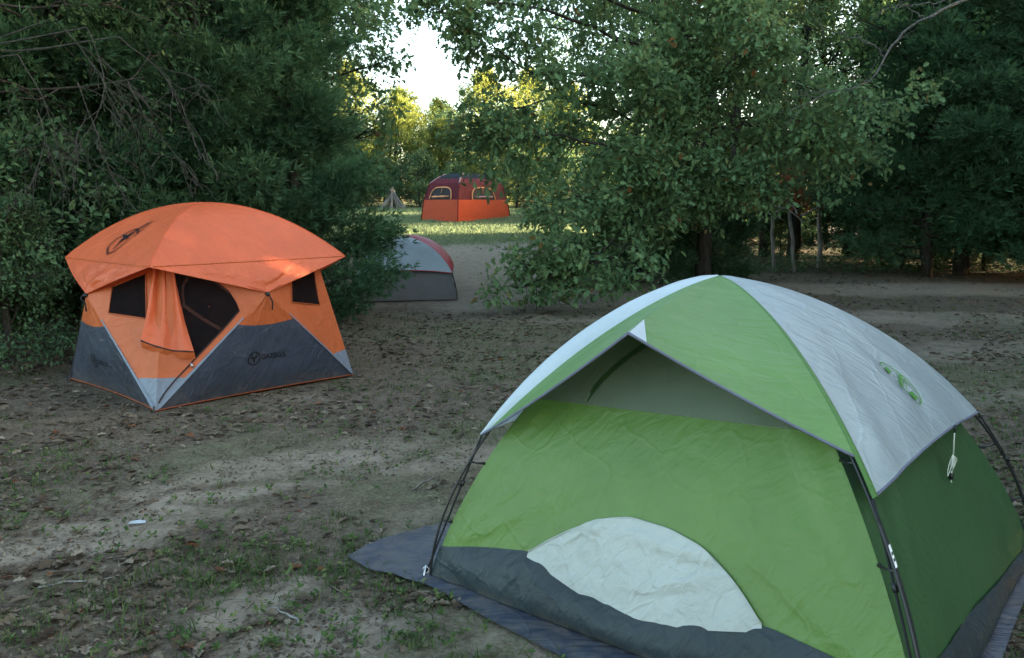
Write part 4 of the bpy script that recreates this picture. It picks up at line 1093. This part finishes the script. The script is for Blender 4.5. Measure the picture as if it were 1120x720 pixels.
def fill(S, pts, off, n=14):
    """quad given by four (a,b) points, filled bilinearly"""
    p = A3(pts); U, T = np.meshgrid(np.linspace(0, 1, n), np.linspace(0, 1, n), indexing='ij')
    q = (p[0] * ((1 - U) * (1 - T))[..., None] + p[1] * ((1 - U) * T)[..., None] + p[2] * (U * T)[..., None] + p[3] * (U * (1 - T))[..., None])
    P = S(q[..., 0], q[..., 1], off).reshape(-1, 3)
    i = (np.arange(n - 1)[:, None] * n + np.arange(n - 1)[None]).ravel()
    return P, np.stack([i, i + n, i + n + 1, i + 1], -1)
for key, pts in ((('A', 'C', 'C'), [(.158, .805), (.345, .985), (.785, .99), (.73, .667)]), (('C', 'D', 'D'), [(.197, .832), (.43, .985), (.883, .94), (.694, .665)]), (('D', 'B', 'B'), [(.2, .80), (.43, .985), (.945, .985), (.89, .66)])):
    P, Fq = fill(FAN[key], pts, .005)
    wo = link('window', mesh_k('window', P - OO, Fq), Mo_mesh, OT)
    bl = np.concatenate([lerp(FAN[key](A3([pts[i][0]]), A3([pts[i][1]]), .007), FAN[key](A3([pts[(i + 1) % 4][0]]), A3([pts[(i + 1) % 4][1]]), .007), np.linspace(0, 1, 8)[:, None]) for i in range(4)])
    tube('window_frame', bl, .005, Mo_or, wo, OO, 4)
# doorway: dark netting with a stitched arch, zip down to the corner
SD = FAN[('C', 'D', 'C')]
door = [(.917, .99), (.783, .784), (.617, .605), (.337, .453), (.207, .413), (.141, .637), (.115, .827), (.217, .885), (.348, .949), (.511, .99), (.698, .99)]
dp = A3(door); ctr = A3([.45, .80]); nD_ = 60
pp = np.array([dp[int(x) % 11] + (dp[(int(x) + 1) % 11] - dp[int(x) % 11]) * (x - int(x)) for x in np.linspace(0, 11, nD_, endpoint=False)])
rings = np.concatenate([lerp(ctr, pp, k) for k in (.02, .25, .5, .75, 1.)])
Pd = SD(rings[:, 0], rings[:, 1], .006)
Fd = [(k * nD_ + i, (k + 1) * nD_ + i, (k + 1) * nD_ + (i + 1) % nD_, k * nD_ + (i + 1) % nD_) for k in range(4) for i in range(nD_)]
dn = link('door_netting', mesh_py('door_netting', Pd - OO, Fd), Mo_mesh, OT)
sv_, sf_ = [], []
sx = np.linspace(0, 1, 30)
arch = spline([(.729, .759, 0), (.785, .884, 0), (.731, .975, 0), (.527, .985, 0), (.339, .936, 0)], 30)
stroke(SD, arch[:, :2], .02, .010, sv_, sf_)
bar = spline([(.742, .764, 0), (.476, .707, 0), (.156, .658, 0)], 20); stroke(SD, bar[:, :2], .03, .010, sv_, sf_)
link('door_binding', mesh_py('door_binding', np.concatenate(sv_) - OO, sf_), netting('brown netting tape', (.05, .022, .018), .9), dn)
zt = spline([(.115, .827, 0), (.131, .631, 0), (.194, .407, 0), (.254, .302, 0), (.389, .177, 0), (.6, .056, 0)], 50)
zp = SD(zt[:, 0], zt[:, 1], .010); zipo = tube('zip', zp, .0065, M_zip, OT, OO, 5)
zq = SD(A3([.215]), A3([.375]), .014)[0]; tube('zip_pull', [zq, zq + A3([.02, -.01, -.035])], .010, M_steel, zipo, OO, 5)
# door flap, unzipped and hanging in folds
nD = SD.nrm(np.array(.5), np.array(.5))
tl_, tr2 = SD(A3([1.10]), A3([.98]), .02)[0], SD(A3([.895]), A3([.985]), .02)[0]
bl_, br_ = SD(A3([1.33]), A3([.455]), .08)[0], SD(A3([.29]), A3([.452]), .05)[0]
def flapS(u, t):
    top = lerp(tl_, tr2, u[..., None]); bot = lerp(bl_, br_, u[..., None])
    k = t ** 1.5
    P = lerp(top, bot, k[..., None]); P[..., 2] = lerp(top[..., 2], bot[..., 2], t)
    fold = .035 * np.sin(u * 15 + t * 2.0) * (1 - .55 * t) + .05 * np.sin(u * pi) * t + .02 * np.sin(u * 7 + 1) * t
    return P + nD * fold[..., None] + A3([0, 0, -.03]) * (np.sin(u * pi) * t)[..., None]
SFp = Surf(flapS, .006, (4, 5), 99)
fl = panel('door_flap', SFp, Mo_roof, OT, OO, nu=60, nt=50)
uu = np.linspace(0, 1, 40)
tube('zip', SFp(uu, uu * 0 + .995, .004), .008, M_zip, fl, OO, 5)
tube('zip', SFp(uu * 0 + .38, uu, .006), .0045, M_zip, fl, OO, 5)
def hemS(u, t): return flapS(u, u * 0 + 1) + A3([.012, -.006, -.055]) * t[..., None] + nD * (-.03 * t)[..., None]
panel('flap_hem', Surf(hemS, .006, (6, 2), 98), Mo_or, fl, OO, nu=50, nt=8)

# prints
em = [([(0.471, 0.935), (0.42, 0.90), (0.39, 0.867), (0.38, .82), (0.39, 0.772), (0.453, 0.685), (0.52, 0.671), (0.576, 0.593)], .016), ([(0.471, 0.935), (0.532, 0.89), (0.563, 0.779), (0.607, 0.711), (0.617, 0.646), (0.599, 0.563)], .014),
      ([(0.483, 0.893), (0.476, 0.84), (0.472, 0.797), (0.487, 0.768), (.51, .72), (0.53, 0.69)], [.012, .02, .05, .055, .035, .02]), ([(0.494, 0.675), (0.54, 0.69), (0.576, 0.704), (0.599, 0.734)], .02), ([(0.41, 0.75), (0.47, 0.765), (0.53, 0.785)], [.012, .05, .012]), ([(.53, .69), (.56, .64), (.588, .60)], .012)]
sv_, sf_ = [], []
for pts, w in em: stroke(roofS['AC'], spline(np.array([(*q, 0) for q in pts]), 20)[:, :2], np.interp(np.linspace(0, 1, 20), np.linspace(0, 1, len(pts)), w) if isinstance(w, list) else w, .010, sv_, sf_)
link('roof_emblem', mesh_py('roof_emblem', np.concatenate(sv_) - OO, sf_), M_ink, roofS['ACo'])
def wordmark(S, u0, t0, right, size, parent):
    f = frame_map(S, u0, t0, right, .012)
    tv, tf = text_mesh('GAZELLE', size, .0012)
    tv = tv + A3([size * 3.15, 0])
    k = size * .95
    it = [(tv, tf), ribbon2(ellipse(k, k, 30), k * .18), ribbon2([(-.45 * k, .8 * k), (-.5 * k, .35 * k), (-.12 * k, .05 * k)], k * .2), ribbon2([(.45 * k, .8 * k), (.5 * k, .35 * k), (.12 * k, .05 * k)], k * .2),
          poly([(-.22 * k, .15 * k), (.22 * k, .15 * k), (.1 * k, -.75 * k), (-.1 * k, -.75 * k)]), ribbon2([(-.55 * k, 0), (-.15 * k, .05 * k)], k * .16), ribbon2([(.55 * k, 0), (.15 * k, .05 * k)], k * .16)]
    decal('wordmark', it, f, M_ink, parent, OO)
wordmark(FAN[('C', 'D')], .40, .37, A3([*oe1, 0]), .062, FAN[('C', 'D', 'o')])
wordmark(FAN[('A', 'C')], .40, .33, A3([*(-oe2), 0]), .062, FAN[('A', 'C', 'o')])
for k, v in gr3.items():
    od = A3([*(OG[k] - oc), 0]); od /= np.linalg.norm(od)
    tube('tent_peg', [v + od * .03 + A3([0, 0, .05]), v + od * .03 + A3([0, 0, -.1])], .008, M_black, OT, OO, 5)

# ================================================================== grey and red dome tent
rK = [A3([-2.80, 14.3]), A3([-.98, 14.66]), A3([-1.15, 16.5]), A3([-3.0, 16.15])]      # front left, front right, back right, back left
rC = sum(rK) / 4 + A3([-.12, 0]); rH = 1.10; RO = A3([*rC, gz(*rC)])
for i in range(4): pass
Mr_grey = fabric('grey fly cloth', (.33, .40, .45), .4, .2, .3); Mr_red = fabric('red fly cloth', (.50, .035, .06), .45, .2, .3); Mr_wall = fabric('taupe wall cloth', (.095, .092, .09), .55, .1, .3)
RT = thing('dome_tent', 'low grey and red dome tent half hidden by a cedar', 'tent', RO)
def rpole(K, t, ins=0., sc_=1.):
    t = np.asarray(t, float); c = np.clip(np.cos(t), 0, 1); s_ = np.clip(np.sin(t), 0, 1)
    r = c ** 1.05 * sc_ * (1 - ins * np.sin(2 * t))
    return np.concatenate([rC + (K - rC) * r[..., None], (rH * s_ ** 1.0)[..., None]], -1)
for i in range(4):
    Ka, Kb = rK[i], rK[(i + 1) % 4]; m_ = A3([*((Ka + Kb) / 2 - rC), 0]); m_ /= np.linalg.norm(m_)
    S = Surf(lambda u, t, Ka=Ka, Kb=Kb: lerp(rpole(Ka, t * pi / 2, .05), rpole(Kb, t * pi / 2, .05), u[..., None]), .006, (5, 3), 110 + i)
    panel('wall_panel', S, Mr_wall, RT, A3([*rC, 0]), t=(0, .5), nu=30, nt=16)
    F_ = Surf(lambda u, s, Ka=Ka, Kb=Kb, m_=m_: lerp(rpole(Ka, pi / 2 - s * (pi / 2 - .43), 0, 1.02), rpole(Kb, pi / 2 - s * (pi / 2 - .43), 0, 1.02), u[..., None]) + (m_ * .7 + A3([0, 0, .7])) * ((.10 if Ka is rK[0] or Ka is rK[2] else .27) * 4 * u * (1 - u) * s * (1.25 - s))[..., None] + A3([0, 0, .05]) * (np.sin(u * pi) * np.clip(s - .7, 0, 1) * 3)[..., None] + A3([0, 0, .008]), .006, (5, 4), 120 + i)
    fp = panel('fly_panel', F_, Mr_grey if i % 2 == 0 else Mr_red, RT, A3([*rC, 0]), nu=36, nt=30)
    uu = np.linspace(0, 1, 24); tube('hem', F_(uu, uu * 0 + 1.), .008, Mr_red if i % 2 == 0 else M_black, fp, A3([*rC, 0]), 4)
for a, b in ((0, 2), (1, 3)):
    t_ = np.linspace(0, pi / 2, 20); tube('pole', np.concatenate([rpole(rK[a], t_), rpole(rK[b], t_[::-1])[1:]]), .009, M_black, RT, A3([*rC, 0]), 5)

# ================================================================== far cabin tent
fW, fS, fE = A3([-3.75, 34.2]), A3([-2.16, 33.0]), A3([-.08, 35.6]); fN = fW + fE - fS
fC = (fW + fE) / 2; fg = [fW, fS, fE, fN]; FO = A3([*fC, gz(*fC)])
Mf_or = fabric('orange lower wall', (.45, .062, .020), .6, .1, .3, .15); Mf_mar = fabric('maroon upper wall', (.10, .010, .016), .6, .1, .3, .12); Mf_top = fabric('slate roof', (.024, .032, .040), .8, .1, .3, .05); Mf_trim = fabric('orange piping cloth', (.70, .30, .14), .6, .1, .1); Mf_pale = fabric('pink grey seam cloth', (.35, .22, .24), .5, .1, .1)
FT = thing('cabin_tent', 'orange and maroon cabin tent with arched windows, far off on the meadow', 'tent', FO)
bz = [gz(*q) for q in fg]
fbase = [A3([*q, z - .02]) for q, z in zip(fg, bz)]
zt_ = FO[2] + 1.44
def inner(q, k, z): return A3([*(fC + (q - fC) * k), z])
fmid = [inner(q, .93, FO[2] + .78) for q in fg]; feave = [inner(q, .80, zt_) for q in fg]; fridge = [inner(q, .42, FO[2] + 1.84) for q in fg]
for i in range(4):
    j = (i + 1) % 4
    quad = lambda a, b, c, d: Surf(lambda u, t: lerp(lerp(a, b, u[..., None]), lerp(d, c, u[..., None]), t[..., None]), .010, (6, 4), 130 + i)
    lo_ = quad(fbase[i], fbase[j], fmid[j], fmid[i]); up_ = quad(fmid[i], fmid[j], feave[j], feave[i]); rf_ = quad(feave[i], feave[j], fridge[j], fridge[i])
    panel('lower_wall', lo_, Mf_or, FT, FO, nu=20, nt=12)
    uw = panel('upper_wall', up_, Mf_mar, FT, FO, nu=24, nt=16)
    rS = Surf(lambda u, t, q=rf_.S: q(u, t) + A3([0, 0, .04]) * np.sin(t * pi)[..., None], .008, (5, 4), 140 + i)
    panel('roof_panel', rS, Mf_mar, FT, FO, t=(0, .4), nu=20, nt=8) if i in (0, 1) else panel('roof_panel', rS, Mf_top, FT, FO, nu=20, nt=12)
    if i in (0, 1): panel('roof_panel', rS, Mf_top, FT, FO, t=(.4, 1), nu=20, nt=8)
    tube('seam', rS(np.zeros(10), np.linspace(0, 1, 10)), .03, Mf_pale, FT, FO, 5)
    tube('seam', np.concatenate([[fbase[i]], [fmid[i]], [feave[i]]]), .022, Mf_mar, FT, FO, 5)
    # arched window
    if i in (0, 1):
        u0, u1 = (.17, .80) if i == 0 else (.27, .74)
        um, ur = (u0 + u1) / 2, (u1 - u0) / 2
        ang = np.linspace(0, pi, 24); out_ = np.concatenate([[(u0, .02)], np.stack([um - ur * np.sign(np.cos(ang)) * np.abs(np.cos(ang)) ** .55, .08 + .66 * np.sin(ang) ** .6], -1), [(u1, .02)]])
        side = -1 if np.dot(up_.nrm(np.array(.5), np.array(.5))[:2], ((fg[i] + fg[j]) / 2 - fC)) < 0 else 1
        P = up_(out_[:, 0], out_[:, 1], .012 * side)
        wv = np.concatenate([P, [P.mean(0)]]); n_ = len(P)
        wo = link('window', mesh_py('window', wv - FO, [(k, (k + 1) % n_, n_) for k in range(n_)]), M_ink, FT)
        tube('window_trim', up_(out_[:, 0], out_[:, 1], .02 * side), .03, Mf_trim, wo, FO, 5)
        pl_ = up_(A3([um - ur * .8, um + ur * .8]), A3([.16, .19]), .03 * side); tube('window_blind', lerp(pl_[0], pl_[1], np.linspace(0, 1, 6)[:, None]), [.03, .045, .03, .045, .03, .03], Mf_pale if i else Mf_trim, wo, FO, 5)
        tube('window_strap', up_(A3([um, um]), A3([.38, .68]), .03 * side), .012, Mf_trim, wo, FO, 4)
cap = mesh_py('roof_cap', A3(fridge + [sum(fridge) / 4 + A3([0, 0, .05])]) - FO, [(0, 1, 4), (1, 2, 4), (2, 3, 4), (3, 0, 4)]); link('roof_cap', cap, Mf_top, FT)

# ================================================================== litter, grass, scraps
rg = R_(201)
def in_view(n, y0, y1, p=1.6, pad=.06):
    y = y0 + (y1 - y0) * rg.uniform(0, 1, n) ** p
    x = y * rg.uniform(-.62 - pad, .62 + pad, n)
    return x, y
def not_under(x, y):
    ok = np.ones(len(x), bool)
    for K in (A3([gL, gN, gR, gB]) , A3([OG['C'], OG['D'], OG['B'], OG['A']]), A3(rK)):
        ins = np.ones(len(x), bool)
        for i in range(4):
            a, b = K[i], K[(i + 1) % 4]; ins &= ((b[0] - a[0]) * (y - a[1]) - (b[1] - a[1]) * (x - a[0])) > 0
        ok &= ~ins
    # ground sheet
    e = ed_[:, :2]; ang_in = np.zeros(len(x), bool)
    for i in range(len(e)):
        a, b = e[i], e[(i + 1) % len(e)]
        c = ((a[1] > y) != (b[1] > y)) & (x < (b[0] - a[0]) * (y - a[1]) / (b[1] - a[1] + 1e-12) + a[0])
        ang_in ^= c
    return ok & ~ang_in
M_litter = leafmat('dry oak leaves', [(0, (.050, .038, .028)), (.35, (.10, .078, .055)), (.7, (.175, .14, .10)), (.95, (.26, .22, .165)), (1, (.16, .07, .035))], .1, .2, .7)
M_grassb = leafmat('grass blades', [(0, (.035, .065, .022)), (.6, (.070, .115, .038)), (1, (.15, .17, .07))], .35, .2)
M_grassm = leafmat('skylit tint meadow grass', [(0, (.11, .16, .08)), (.6, (.19, .26, .14)), (1, (.30, .33, .19))], .35, .2)  # paler than the near blades, imitating open sky light on the meadow
def scatter_leaves(n, y0, y1, size, p, name, label, thr=.45):
    x, y = in_view(n, y0, y1, p)
    d = fbm(x * 1.1, y * 1.1, 61, 4) + .35 * (fbm(x * 5, y * 5, 66, 3) - .5)
    s, g = masks(x, y)
    k = (d - .35 * s - .3 * (g > .6) > thr + rg.uniform(-.16, .16, n)) & not_under(x, y)
    x, y = x[k], y[k]; n = len(x)
    z = ground_z(x, y) + rg.uniform(.004, .016, n)
    a = rg.uniform(0, 2 * pi, n); D = np.stack([np.cos(a), np.sin(a), rg.normal(0, .16, n)], -1)
    U = np.stack([rg.normal(0, .28, n), rg.normal(0, .28, n), np.ones(n)], -1)
    tone = np.clip(rg.normal(.45, .28, n), 0, 1)
    me = leaf_mesh(name, np.stack([x, y, z], -1), D, U, size * rg.uniform(.55, 1.25, n), rg, True, .85, tone, .35)
    o = link(name, me, M_litter)
    return props(o, label, kind='stuff')
scatter_leaves(18000, 2.2, 13, .072, 1.5, 'fallen_leaves', 'brown fallen oak leaves strewn over the bare ground')
scatter_leaves(15000, 9, 30, .075, 1.1, 'fallen_leaves', 'dry leaf litter over the far part of the clearing', .40)
# crumbs of bark, clods and chips
x, y = in_view(60000, 2.2, 12, 1.7); k = not_under(x, y) & (fbm(x * 2.3, y * 2.3, 81, 4) > .44); x, y = x[k], y[k]; n = len(x)
a = rg.uniform(0, 2 * pi, n); D = np.stack([np.cos(a), np.sin(a), rg.normal(0, .35, n)], -1); U = rg.normal(0, .5, (n, 3)); U[:, 2] += 1
props(link('forest_crumbs', leaf_mesh('forest_crumbs', np.stack([x, y, ground_z(x, y) + .004], -1), D, U, rg.uniform(.008, .035, n), rg, False, .9, np.clip(rg.normal(.42, .25, n), 0, 1)), M_litter), 'crumbs of bark and broken leaf on the soil', kind='stuff')

def grass(name, label, x, y, mat, h, per, wid, spread, lean=.5):
    n = len(x); X = np.repeat(x, per) + rg.normal(0, spread, n * per); Y = np.repeat(y, per) + rg.normal(0, spread, n * per)
    m_ = n * per; Z = ground_z(X, Y) - .004
    H = h * np.repeat(rg.uniform(.5, 1.2, n), per) * rg.uniform(.5, 1.15, m_)
    a = rg.uniform(0, 2 * pi, m_); ln = rg.uniform(.1, 1, m_) * lean
    dx, dy = np.cos(a) * ln * H, np.sin(a) * ln * H; wx, wy = -np.sin(a) * wid * H / h * .5, np.cos(a) * wid * H / h * .5
    P0 = np.stack([X - wx, Y - wy, Z], -1); P1 = np.stack([X + wx, Y + wy, Z], -1)
    P2 = np.stack([X + dx * .4 + wx * .8, Y + dy * .4 + wy * .8, Z + H * .6], -1); P3 = np.stack([X + dx * .4 - wx * .8, Y + dy * .4 - wy * .8, Z + H * .6], -1)
    P4 = np.stack([X + dx, Y + dy, Z + H * (1 - .3 * ln)], -1)
    Vg = np.stack([P0, P1, P2, P3, P4], 1).reshape(-1, 3); b = np.arange(m_) * 5
    F4 = np.stack([b, b + 1, b + 2, b + 3], -1); F3 = np.stack([b + 3, b + 2, b + 4, b + 4], -1)
    # tips as degenerate-free triangles: a second mesh pass keeps one face size
    Vt_ = np.stack([P3, P2, (P2 + P4) / 2 + (P2 - P3) * .1, P4], 1).reshape(-1, 3)
    b2 = np.arange(m_) * 4 + len(Vg)
    me = mesh_k(name, np.concatenate([Vg, Vt_]), np.concatenate([F4, np.stack([b2, b2 + 1, b2 + 2, b2 + 3], -1)]))
    tone = np.clip(np.repeat(rg.uniform(0, .6, n), per) + rg.uniform(0, .4, m_), 0, 1)
    at_ = me.attributes.new('tone', 'FLOAT', 'FACE'); at_.data.foreach_set('value', np.concatenate([tone, tone]).astype(np.float32))
    return props(link(name, me, mat), label, kind='stuff')
x, y = in_view(16000, 2.2, 16, 1.5); s, g = masks(x, y)
k = (fbm(x * .8, y * .8, 71, 4) + .3 * (vnoise(x * 4, y * 4, 9) - .5) - .35 * s > .56) & not_under(x, y)
grass('grass_tufts', 'short green grass tufts scattered over the clearing', x[k], y[k], M_grassb, .045, 7, .006, .025, .9)
# thicker tufts on the left foreground
cx_ = [at(u, v, 1) for u, v in ()]
tx, ty = [], []
for (px, py, r, n) in ((-1.45, 3.62, .30, 42), (-1.75, 3.35, .35, 46), (-1.25, 3.75, .2, 26), (-2.1, 3.2, .3, 26), (-1.0, 3.95, .25, 14), (-1.5, 3.1, .25, 35), (-.15, 3.35, .14, 16), (-.4, 3.6, .12, 12), (-.75, 3.75, .12, 12), (.15, 2.85, .12, 12), (-3.0, 5.2, .5, 60), (-3.3, 4.6, .4, 50)):
    tx += list(px + rg.normal(0, r, n)); ty += list(py + rg.normal(0, r * .6, n))
tx, ty = A3(tx), A3(ty); k = not_under(tx, ty)
grass('grass_tufts', 'fresh green grass clumps among the leaves in the left foreground', tx[k], ty[k], M_grassb, .06, 8, .006, .035, 1.5)
y = 19 + 24 * rg.uniform(0, 1, 26000) ** .8; x = y * rg.uniform(-.2, .22, 26000); s, g = masks(x, y); k = rg.uniform(0, 1, 26000) < g * 1.1
grass('meadow_grass', 'pale green meadow grass sloping up to the far tent', x[k], y[k], M_grassm, .11, 5, .022, .08, .9)
# needles and fine twigs trodden into the soil
x, y = in_view(15000, 2.2, 12, 1.6); k = not_under(x, y); x, y = x[k], y[k]; n = len(x)
a = rg.uniform(0, 2 * pi, n); D = np.stack([np.cos(a), np.sin(a), rg.normal(0, .08, n)], -1); U = rg.normal(0, .2, (n, 3)); U[:, 2] += 1
props(link('fallen_twigs', leaf_mesh('fallen_twigs', np.stack([x, y, ground_z(x, y) + .006], -1), D, U, rg.uniform(.03, .13, n) * rg.uniform(.5, 1.3, n), rg, False, .07, np.clip(rg.normal(.35, .3, n), 0, 1)), M_litter), 'fine fallen twigs and needles on the soil', kind='stuff')
# broad little weeds
x, y = in_view(5200, 2.3, 14, 1.5); k = (fbm(x * .9, y * .9, 93, 4) > .5) & not_under(x, y); x, y = x[k], y[k]; n = len(x); per = 5
X = np.repeat(x, per); Y = np.repeat(y, per); a = rg.uniform(0, 2 * pi, n * per); D = np.stack([np.cos(a), np.sin(a), rg.uniform(.1, .8, n * per)], -1)
props(link('small_weeds', leaf_mesh('small_weeds', np.stack([X, Y, ground_z(X, Y) + rg.uniform(.002, .03, n * per)], -1), D, np.tile(A3([0, 0, 1.]), (n * per, 1)) + rg.normal(0, .2, (n * per, 3)), rg.uniform(.015, .04, n * per), rg, False, .9), M_grassb), 'small broad leaved weeds on the soil', kind='stuff')
# understorey on the floor of the right wood
xw = rg.uniform(3.5, 20, 5000); yw = 20.8 + rg.uniform(0, 1, 5000) ** 2 * 9; per = 3
X = np.repeat(xw, per) + rg.normal(0, .12, 15000); Y = np.repeat(yw, per) + rg.normal(0, .12, 15000); a = rg.uniform(0, 2 * pi, 15000)
props(link('forest_undergrowth', leaf_mesh('forest_undergrowth', np.stack([X, Y, ground_z(X, Y) + np.abs(rg.normal(0, .22, 15000))], -1), np.stack([np.cos(a), np.sin(a), rg.normal(.2, .4, 15000)], -1), rg.normal(0, .5, (15000, 3)) + A3([0, 0, 1.]), rg.uniform(.05, .12, 15000), rg, False, .8), M_shrub), 'low leafy undergrowth along the edge of the right wood', kind='stuff')

# twigs and a scrap of paper
for i, (x, y, L, a, lab) in enumerate(((-1.95, 3.5, .35, .3, 'thin fallen twig among the leaves at lower left'), (-.55, 4.9, .28, 1.2, 'short twig on the sandy track left of the green tent'), (-.95, 3.25, .22, 2.4, 'small twig on bare sand in the foreground'), (4.6, 9.2, .5, .2, 'fallen stick on the bare ground right of the green tent'))):
    q = np.linspace(-.5, .5, 7); px, py = x + q * L * cos(a) + rg.normal(0, .008, 7), y + q * L * sin(a) + rg.normal(0, .008, 7)
    o = tube('twig', np.stack([px, py, ground_z(px, py) + .008], -1), np.linspace(.006, .003, 7), M_dead, None, (x, y, gz(x, y)), 5); o.location = (x, y, gz(x, y)); props(o, lab, 'twig')
x, y = -2.02, 4.23; z = gz(x, y)
me = mesh_py('paper_scrap', [(-.045, -.012, .012), (.0, -.02, .016), (.045, .0, .01), (.04, .016, .02), (0, .018, .022), (-.04, .01, .016)], [(0, 1, 4, 5), (1, 2, 3, 4)])
props(link('paper_scrap', me, plain('dull paper', (.36, .40, .42), .7, .2), None, (x, y, z)), 'small white scrap of litter on the sandy track', 'litter')
